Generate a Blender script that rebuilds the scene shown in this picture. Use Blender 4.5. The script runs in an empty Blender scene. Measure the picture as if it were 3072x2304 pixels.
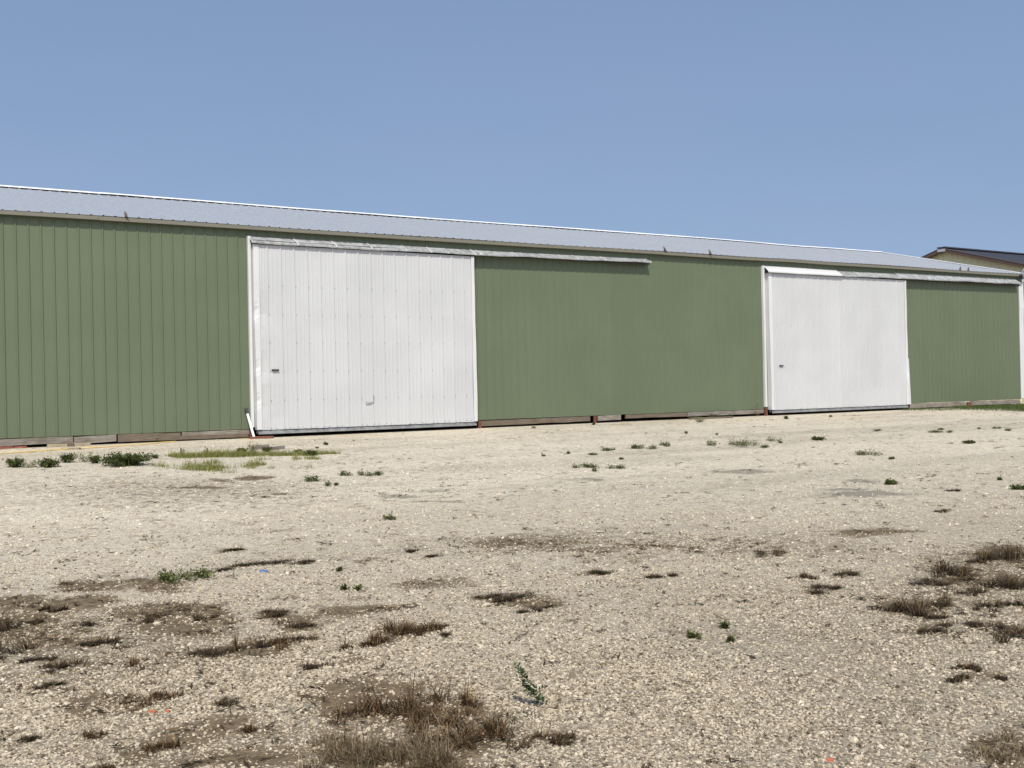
import bpy, bmesh, math, random
import numpy as np
from mathutils import Vector, Matrix

random.seed(7)
rng = np.random.default_rng(7)
scene = bpy.context.scene
C = scene.collection

# ------------------------------------------------------------------ camera
cam_d = bpy.data.cameras.new('camera')
cam = bpy.data.objects.new('camera', cam_d)
C.objects.link(cam)
scene.camera = cam
cam_d.sensor_width = 36.0
cam_d.lens = 3220.0 / 3072.0 * 36.0
cam_d.clip_start = 0.05
cam_d.clip_end = 6000.0
CAM = Vector((-2.8639, -22.4876, 0.8935))
_yaw, _pit, _rol = 0.5679, 0.0040, -0.0206
_f = Vector((math.sin(_yaw) * math.cos(_pit), math.cos(_yaw) * math.cos(_pit), math.sin(_pit)))
_r = Vector((math.cos(_yaw), -math.sin(_yaw), 0))
_u = _r.cross(_f)
_r2 = math.cos(_rol) * _r + math.sin(_rol) * _u
_u2 = -math.sin(_rol) * _r + math.cos(_rol) * _u
_m = Matrix((_r2, _u2, -_f)).transposed().to_4x4()
_m.translation = CAM
cam.matrix_world = _m

# ------------------------------------------------------------------ sky, sun, exposure
SUN_EL, SUN_AZ = math.radians(52.0), math.radians(25.0)      # sun behind the camera, a little to its left
world = bpy.data.worlds.new('World')
scene.world = world
world.use_nodes = True
wn = world.node_tree
wn.nodes.clear()
sky = wn.nodes.new('ShaderNodeTexSky')
sky.sky_type = 'NISHITA'
sky.sun_disc = False
sky.sun_elevation = SUN_EL
sky.sun_rotation = math.pi + SUN_AZ
sky.altitude = 200.0
sky.air_density = 2.1
sky.dust_density = 1.7
sky.ozone_density = 2.8
bg = wn.nodes.new('ShaderNodeBackground')
bg.inputs['Strength'].default_value = 0.15
wo = wn.nodes.new('ShaderNodeOutputWorld')
# a dry hazy summer sky: hardly any whitening towards the horizon, so the lookup direction is lifted everywhere alike
stc = wn.nodes.new('ShaderNodeTexCoord')
sup = wn.nodes.new('ShaderNodeVectorMath'); sup.operation = 'ADD'; sup.inputs[1].default_value = (0, 0, 0.33)
snm = wn.nodes.new('ShaderNodeVectorMath'); snm.operation = 'NORMALIZE'
wn.links.new(stc.outputs['Generated'], sup.inputs[0]); wn.links.new(sup.outputs[0], snm.inputs[0]); wn.links.new(snm.outputs[0], sky.inputs['Vector'])
# faint high haze veils all over the sky
hmp = wn.nodes.new('ShaderNodeMapping'); hmp.inputs['Scale'].default_value = (1.0, 1.4, 4.5)
hnz = wn.nodes.new('ShaderNodeTexNoise'); hnz.inputs['Scale'].default_value = 2.3; hnz.inputs['Detail'].default_value = 5.0
hmx = wn.nodes.new('ShaderNodeMix'); hmx.data_type = 'RGBA'; hmx.blend_type = 'MULTIPLY'; hmx.inputs['Factor'].default_value = 1.0
hrp = wn.nodes.new('ShaderNodeValToRGB'); hrp.color_ramp.elements[0].position = 0.3; hrp.color_ramp.elements[0].color = (1.00, 0.95, 1.045, 1); hrp.color_ramp.elements[1].position = 0.7; hrp.color_ramp.elements[1].color = (1.07, 0.97, 1.05, 1)
wn.links.new(stc.outputs['Generated'], hmp.inputs[0]); wn.links.new(hmp.outputs[0], hnz.inputs['Vector']); wn.links.new(hnz.outputs[0], hrp.inputs[0])
wn.links.new(sky.outputs[0], hmx.inputs[6]); wn.links.new(hrp.outputs[0], hmx.inputs[7])
wn.links.new(hmx.outputs[2], bg.inputs[0])
wn.links.new(bg.outputs[0], wo.inputs[0])
sun_d = bpy.data.lights.new('sun', 'SUN')
sun_d.energy = 4.8
sun_d.angle = math.radians(0.6)
sun_d.color = (1.0, 0.972, 0.855)
sun = bpy.data.objects.new('sun', sun_d)
C.objects.link(sun)
_sd = Vector((-math.sin(SUN_AZ) * math.cos(SUN_EL), -math.cos(SUN_AZ) * math.cos(SUN_EL), math.sin(SUN_EL)))
sun.rotation_euler = _sd.to_track_quat('Z', 'Y').to_euler()
sun.location = (0, -20, 30)
vs = scene.view_settings
vs.view_transform = 'Standard'
vs.look = 'None'
vs.exposure = -0.12
vs.gamma = 1.0
vs.use_curve_mapping = False

# ------------------------------------------------------------------ helpers
def tag(o, label=None, cat=None, group=None, kind=None):
    if label: o['label'] = label
    if cat: o['category'] = cat
    if group: o['group'] = group
    if kind: o['kind'] = kind
    return o

def empty(name, loc, parent=None):
    o = bpy.data.objects.new(name, None)
    C.objects.link(o)
    o.location = loc
    if parent: o.parent = parent
    return o

def mesh_obj(name, verts, faces, mat, parent=None, loc=None, smooth=False, attrs=None):
    me = bpy.data.meshes.new(name)
    me.from_pydata([tuple(v) for v in verts], [], [tuple(f) for f in faces])
    if mat: me.materials.append(mat)
    if attrs:
        for an, av in attrs.items():
            a = me.attributes.new(an, 'FLOAT', 'POINT')
            a.data.foreach_set('value', np.asarray(av, dtype=np.float32))
    if smooth: me.polygons.foreach_set('use_smooth', [True] * len(me.polygons))
    me.update()
    o = bpy.data.objects.new(name, me)
    C.objects.link(o)
    if parent: o.parent = parent
    if loc is not None: o.location = loc
    return o

def np_mesh(name, V, T, mat, parent=None, attrs=None, loc=None):
    """triangle mesh straight from numpy arrays"""
    me = bpy.data.meshes.new(name)
    nv, nt = len(V), len(T)
    me.vertices.add(nv)
    me.vertices.foreach_set('co', np.asarray(V, dtype=np.float32).ravel())
    me.loops.add(nt * T.shape[1])
    me.loops.foreach_set('vertex_index', np.asarray(T, dtype=np.int32).ravel())
    me.polygons.add(nt)
    me.polygons.foreach_set('loop_start', np.arange(0, nt * T.shape[1], T.shape[1], dtype=np.int32))
    me.polygons.foreach_set('loop_total', np.full(nt, T.shape[1], dtype=np.int32))
    if mat: me.materials.append(mat)
    if attrs:
        for an, av in attrs.items():
            a = me.attributes.new(an, 'FLOAT', 'POINT')
            a.data.foreach_set('value', np.asarray(av, dtype=np.float32))
    me.update(calc_edges=True)
    o = bpy.data.objects.new(name, me)
    C.objects.link(o)
    if parent: o.parent = parent
    if loc is not None: o.location = loc
    return o

class MB:
    """collects boxes, prisms and tubes; build() links them as ONE mesh"""
    def __init__(s): s.v, s.f = [], []
    def box(s, a, b, jit=0.0):
        n = len(s.v)
        for x in (a[0], b[0]):
            for y in (a[1], b[1]):
                for z in (a[2], b[2]):
                    s.v.append((x + random.uniform(-jit, jit), y + random.uniform(-jit, jit), z + random.uniform(-jit, jit)))
        for q in ((0, 1, 3, 2), (4, 6, 7, 5), (0, 4, 5, 1), (2, 3, 7, 6), (0, 2, 6, 4), (1, 5, 7, 3)):
            s.f.append([n + i for i in q])
        return s
    def beam(s, p, q, w, h, up=(0, 0, 1)):
        p, q = Vector(p), Vector(q); d = (q - p).normalized()
        side = d.cross(Vector(up)).normalized(); u = side.cross(d)
        n = len(s.v)
        for e in (p, q):
            for i, j in ((-1, -1), (1, -1), (1, 1), (-1, 1)):
                s.v.append(tuple(e + side * (w / 2 * i) + u * (h / 2 * j)))
        for q4 in ((3, 2, 1, 0), (4, 5, 6, 7), (0, 1, 5, 4), (1, 2, 6, 5), (2, 3, 7, 6), (3, 0, 4, 7)):
            s.f.append([n + i for i in q4])
        return s
    def tube(s, pts, r, sides=8, cap=True):
        pts = [Vector(p) for p in pts]; n0 = len(s.v); m = len(pts)
        rs = r if isinstance(r, (list, tuple)) else [r] * m
        for i, p in enumerate(pts):
            d = (pts[min(i + 1, m - 1)] - pts[max(i - 1, 0)]).normalized()
            a = d.cross(Vector((0, 0, 1)))
            if a.length < 0.05: a = d.cross(Vector((0, 1, 0)))
            a.normalize(); b = d.cross(a)
            for k in range(sides):
                t = 2 * math.pi * k / sides
                s.v.append(tuple(p + (a * math.cos(t) + b * math.sin(t)) * rs[i]))
        for i in range(m - 1):
            for k in range(sides):
                k2 = (k + 1) % sides
                s.f.append([n0 + i * sides + k, n0 + i * sides + k2, n0 + (i + 1) * sides + k2, n0 + (i + 1) * sides + k])
        if cap:
            s.f.append([n0 + k for k in range(sides)][::-1])
            s.f.append([n0 + (m - 1) * sides + k for k in range(sides)])
        return s
    def strip(s, prof, axis_pts):
        """sweep a list of offset functions: axis_pts list of lists of points (rows)"""
        n0 = len(s.v); m = len(axis_pts); k = len(axis_pts[0])
        for row in axis_pts: s.v += [tuple(p) for p in row]
        for i in range(m - 1):
            for j in range(k - 1):
                s.f.append([n0 + i * k + j, n0 + i * k + j + 1, n0 + (i + 1) * k + j + 1, n0 + (i + 1) * k + j])
        return s
    def build(s, name, mat, parent=None, loc=None, smooth=False):
        return mesh_obj(name, s.v, s.f, mat, parent, loc, smooth)

def vnoise(x, y, seed=0):
    """smooth value noise in 0..1 on numpy arrays"""
    xi, yi = np.floor(x).astype(np.int64), np.floor(y).astype(np.int64)
    fx, fy = x - xi, y - yi
    fx, fy = fx * fx * (3 - 2 * fx), fy * fy * (3 - 2 * fy)
    def h(a, b):
        n = (a * 374761393 + b * 668265263 + seed * 974634777) & 0x7fffffff
        n = ((n ^ (n >> 13)) * 1274126177) & 0x7fffffff
        n = n ^ (n >> 16)
        return (n & 0xffff) / 65535.0
    return (h(xi, yi) * (1 - fx) + h(xi + 1, yi) * fx) * (1 - fy) + (h(xi, yi + 1) * (1 - fx) + h(xi + 1, yi + 1) * fx) * fy

def fbm(x, y, seed=0, oct=4):
    a, t, s = 0.5, 0.0, 0.0
    for i in range(oct):
        t = t + a * vnoise(x * 2 ** i, y * 2 ** i, seed + i); s += a; a *= 0.5
    return t / s

# ------------------------------------------------------------------ materials
class NT:
    """thin wrapper that builds a material's nodes"""
    def __init__(s, name):
        s.m = bpy.data.materials.new(name); s.m.use_nodes = True
        s.t = s.m.node_tree; s.b = s.t.nodes['Principled BSDF']
    def n(s, typ, **kw):
        nd = s.t.nodes.new(typ)
        for k, v in kw.items():
            if k.startswith('i_'): nd.inputs[k[2:].replace('_', ' ')].default_value = v
            else: setattr(nd, k, v)
        return nd
    def l(s, a, b): s.t.links.new(a, b)
    def coord(s, scale=(1, 1, 1), kind='Object'):
        tc = s.n('ShaderNodeTexCoord'); mp = s.n('ShaderNodeMapping')
        mp.inputs['Scale'].default_value = scale
        s.l(tc.outputs[kind], mp.inputs[0]); return mp.outputs[0]
    def noise(s, vec, scale, detail=4, rough=0.55):
        nz = s.n('ShaderNodeTexNoise'); nz.inputs['Scale'].default_value = scale
        nz.inputs['Detail'].default_value = detail; nz.inputs['Roughness'].default_value = rough
        if vec is not None: s.l(vec, nz.inputs['Vector'])
        return nz.outputs[0]
    def ramp(s, fac, stops):
        r = s.n('ShaderNodeValToRGB'); e = r.color_ramp.elements
        while len(e) < len(stops): e.new(0.5)
        for i, (p, c) in enumerate(stops):
            e[i].position = p; e[i].color = (c[0], c[1], c[2], 1) if not isinstance(c, (int, float)) else (c, c, c, 1)
        s.l(fac, r.inputs[0]); return r.outputs[0]
    def mix(s, fac, a, b, mode='MIX'):
        x = s.n('ShaderNodeMix', data_type='RGBA', blend_type=mode)
        for sock, v in ((x.inputs['Factor'], fac), (x.inputs[6], a), (x.inputs[7], b)):
            if isinstance(v, (int, float)): sock.default_value = v
            elif isinstance(v, tuple): sock.default_value = (v[0], v[1], v[2], 1)
            else: s.l(v, sock)
        return x.outputs[2]
    def math(s, op, a, b=0.0):
        x = s.n('ShaderNodeMath', operation=op)
        for sock, v in ((x.inputs[0], a), (x.inputs[1], b)):
            if isinstance(v, (int, float)): sock.default_value = v
            else: s.l(v, sock)
        return x.outputs[0]
    def bump(s, h, strength=0.3, dist=0.01, normal=None):
        b = s.n('ShaderNodeBump'); b.inputs['Strength'].default_value = strength; b.inputs['Distance'].default_value = dist
        s.l(h, b.inputs['Height'])
        if normal is not None: s.l(normal, b.inputs['Normal'])
        return b.outputs[0]
    def attr(s, name, typ='GEOMETRY'):
        a = s.n('ShaderNodeAttribute', attribute_name=name, attribute_type=typ); return a.outputs['Fac']
    def set(s, **kw):
        for k, v in kw.items():
            sock = s.b.inputs[k.replace('_', ' ')]
            if hasattr(v, 'is_linked') or hasattr(v, 'links'): s.l(v, sock)
            elif isinstance(v, tuple): sock.default_value = (v[0], v[1], v[2], 1)
            else: sock.default_value = v
        return s.m

def painted_steel(name, col, rough=0.42, dirt=(0.25, 0.22, 0.16), dirt_amt=0.25, wave=0.35):
    m = NT(name)
    g = m.coord((1, 1, 1)); st = m.coord((3.0, 3.0, 0.22))
    big = m.noise(g, 0.7, 3); streak = m.noise(st, 2.2, 5, 0.6)
    c1 = m.mix(m.ramp(big, [(0.35, 0.0), (0.65, 1.0)]), tuple(c * 0.96 for c in col), tuple(min(1, c * 1.04) for c in col))
    oi = m.n('ShaderNodeObjectInfo')
    c1 = m.mix(1.0, c1, m.ramp(oi.outputs['Random'], [(0.0, (0.955, 0.955, 0.955)), (1.0, (1.0, 1.0, 1.0))]), 'MULTIPLY')
    c2 = m.mix(m.math('MULTIPLY', m.ramp(streak, [(0.52, 0.0), (0.8, 1.0)]), dirt_amt), c1, dirt)
    oil = m.noise(m.coord((1.6, 1.6, 0.5)), 1.6, 2, 0.4)
    nb = m.bump(oil, wave, 0.02)
    fine = m.noise(g, 90, 2)
    nb2 = m.bump(fine, 0.03, 0.002, nb)
    return m.set(Base_Color=c2, Roughness=m.math('MULTIPLY_ADD', streak, 0.12) if False else rough, Normal=nb2)

def flat_mat(name, col, rough=0.7, metal=0.0, var=0.18, scale=14.0, bump=0.15):
    m = NT(name); g = m.coord()
    nz = m.noise(g, scale, 5)
    c = m.mix(nz, tuple(x * (1 - var) for x in col), tuple(min(1, x * (1 + var)) for x in col))
    return m.set(Base_Color=c, Roughness=rough, Metallic=metal, Normal=m.bump(nz, bump, 0.005))

def wood_mat(name, c0, c1, axis=0):
    m = NT(name)
    sc = [14, 14, 14]; sc[axis] = 1.2
    v = m.coord(tuple(sc)); nz = m.noise(v, 3.0, 8, 0.65); big = m.noise(m.coord(), 2.5, 3)
    c = m.mix(m.ramp(nz, [(0.32, 0.0), (0.68, 1.0)]), c0, c1)
    c = m.mix(m.math('MULTIPLY', m.ramp(big, [(0.45, 0.0), (0.7, 1.0)]), 0.55), c, (0.09, 0.065, 0.045))
    return m.set(Base_Color=c, Roughness=0.9, Normal=m.bump(nz, 0.7, 0.01))

def galv_mat(name, base=(0.50, 0.51, 0.52), rough=0.42, metal=0.85, patch=0.5):
    m = NT(name); g = m.coord()
    a = m.noise(m.coord((1.6, 1.0, 1.0)), 5.0, 6, 0.65); sp = m.n('ShaderNodeTexVoronoi'); sp.inputs['Scale'].default_value = 45
    m.l(g, sp.inputs['Vector'])
    c = m.mix(m.ramp(a, [(0.35, 0.0), (0.65, 1.0)]), tuple(x * (1 - patch * 0.5) for x in base), tuple(min(1, x * (1 + patch * 0.45)) for x in base))
    c = m.mix(0.12, c, sp.outputs['Color'], 'OVERLAY')
    r = m.math('ADD', m.math('MULTIPLY', a, 0.3), rough - 0.15)
    return m.set(Base_Color=c, Roughness=r, Metallic=metal, Normal=m.bump(a, 0.25, 0.01))

M = {}
M['green'] = painted_steel('green_painted_steel', (0.104, 0.130, 0.074), 0.55, (0.15, 0.15, 0.10), 0.16, 0.22)
M['white'] = painted_steel('white_painted_steel', (0.49, 0.494, 0.495), 0.45, (0.42, 0.41, 0.39), 0.10, 0.22)
M['white_trim'] = painted_steel('white_trim_steel', (0.58, 0.583, 0.58), 0.38, (0.55, 0.53, 0.48), 0.12, 0.5)
M['galv'] = galv_mat('galvanised_hood_steel', (0.33, 0.34, 0.335), 0.6, 0.2, 0.7)
M['rail'] = galv_mat('galvanised_rail_steel', (0.30, 0.30, 0.29), 0.5, 0.5, 0.5)
M['roof'] = galv_mat('galvalume_roof_steel', (0.40, 0.412, 0.425), 0.42, 0.35, 0.06)
M['ridge'] = flat_mat('white_ridge_steel', (0.80, 0.80, 0.80), 0.4, 0, 0.05, 3, 0.03)
M['eave'] = flat_mat('tan_eave_trim', (0.150, 0.140, 0.104), 0.5, 0, 0.08, 5, 0.04)
M['wood'] = wood_mat('weathered_skirt_wood', (0.13, 0.11, 0.09), (0.29, 0.26, 0.22))
M['wood_dark'] = wood_mat('dark_treated_wood', (0.08, 0.06, 0.042), (0.19, 0.15, 0.11))
M['wood_tan'] = wood_mat('tan_scrap_wood', (0.26, 0.21, 0.13), (0.42, 0.36, 0.25))
M['rust'] = flat_mat('rusty_steel', (0.15, 0.06, 0.035), 0.85, 0.1, 0.5, 22, 0.6)
M['redwood'] = flat_mat('red_painted_wood', (0.20, 0.06, 0.04), 0.8, 0, 0.4, 12, 0.5)
M['black'] = flat_mat('black_plastic', (0.02, 0.02, 0.021), 0.45, 0, 0.2, 20, 0.1)
M['pvc'] = flat_mat('white_pvc', (0.80, 0.80, 0.78), 0.3, 0, 0.05, 8, 0.02)
M['dark'] = flat_mat('dark_interior_shade', (0.05, 0.045, 0.04), 0.9, 0, 0.3, 4, 0.2)  # near-black; on the door track it stands in for shade
M['screw'] = flat_mat('screw_steel', (0.22, 0.22, 0.22), 0.5, 0.4, 0.2, 30, 0.05)
M['tear'] = flat_mat('torn_steel_edge', (0.12, 0.115, 0.105), 0.7, 0.2, 0.3, 30, 0.3)
M['far_wall'] = painted_steel('tan_painted_steel', (0.86, 0.77, 0.48), 0.5, (0.34, 0.29, 0.17), 0.25, 0.2)
M['far_trim'] = flat_mat('brown_trim_steel', (0.105, 0.062, 0.042), 0.5, 0, 0.1, 4, 0.05)
M['far_roof'] = flat_mat('brown_black_roof_steel', (0.05, 0.052, 0.062), 0.38, 0.25, 0.15, 3, 0.05)
M['far_door'] = flat_mat('grey_overhead_door', (0.42, 0.44, 0.47), 0.5, 0, 0.08, 3, 0.05)
M['rope'] = flat_mat('yellow_rope', (0.60, 0.42, 0.13), 0.8, 0, 0.3, 60, 0.4)
M['blue'] = flat_mat('blue_plastic', (0.07, 0.16, 0.45), 0.5, 0, 0.2, 60, 0.1)
M['brick'] = flat_mat('orange_brick_chip', (0.45, 0.12, 0.05), 0.85, 0, 0.3, 90, 0.4)
M['stone'] = flat_mat('brown_flat_stone', (0.22, 0.165, 0.125), 0.9, 0, 0.15, 25, 0.3)
M['bird'] = flat_mat('sparrow_feathers', (0.10, 0.078, 0.065), 0.9, 0, 0.55, 40, 0.3)

def plant_mat(name, stops, trans=0.25):
    m = NT(name); t = m.attr('tone')
    c = m.ramp(t, stops)
    m.set(Base_Color=c, Roughness=0.65, Specular_IOR_Level=0.25)
    tr = m.n('ShaderNodeBsdfTranslucent'); m.l(c, tr.inputs[0])
    mx = m.n('ShaderNodeMixShader'); mx.inputs[0].default_value = trans
    out = m.t.nodes['Material Output']
    m.l(m.b.outputs[0], mx.inputs[1]); m.l(tr.outputs[0], mx.inputs[2]); m.l(mx.outputs[0], out.inputs[0])
    return m.m
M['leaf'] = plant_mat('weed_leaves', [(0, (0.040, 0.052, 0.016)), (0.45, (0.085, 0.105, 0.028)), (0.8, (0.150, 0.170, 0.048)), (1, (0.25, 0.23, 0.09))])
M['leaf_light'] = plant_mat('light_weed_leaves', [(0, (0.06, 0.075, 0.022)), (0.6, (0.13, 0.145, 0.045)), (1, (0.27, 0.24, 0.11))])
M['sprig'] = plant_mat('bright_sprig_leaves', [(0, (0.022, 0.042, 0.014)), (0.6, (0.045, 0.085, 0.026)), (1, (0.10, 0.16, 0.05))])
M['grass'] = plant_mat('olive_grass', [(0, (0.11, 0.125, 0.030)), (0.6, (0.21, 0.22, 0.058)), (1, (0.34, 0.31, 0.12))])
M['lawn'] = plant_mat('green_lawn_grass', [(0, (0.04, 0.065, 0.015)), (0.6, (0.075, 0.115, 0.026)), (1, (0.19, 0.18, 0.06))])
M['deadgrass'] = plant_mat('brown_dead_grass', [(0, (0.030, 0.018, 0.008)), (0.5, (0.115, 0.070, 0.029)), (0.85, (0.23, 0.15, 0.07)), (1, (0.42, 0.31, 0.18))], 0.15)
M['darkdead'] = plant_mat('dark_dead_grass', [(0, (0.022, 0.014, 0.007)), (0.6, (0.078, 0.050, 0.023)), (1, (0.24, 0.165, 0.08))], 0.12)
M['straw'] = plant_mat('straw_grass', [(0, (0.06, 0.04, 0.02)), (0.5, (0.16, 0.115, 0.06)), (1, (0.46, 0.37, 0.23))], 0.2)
M['stem'] = plant_mat('weed_stems', [(0, (0.10, 0.10, 0.04)), (1, (0.30, 0.24, 0.15))], 0.05)

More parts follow.
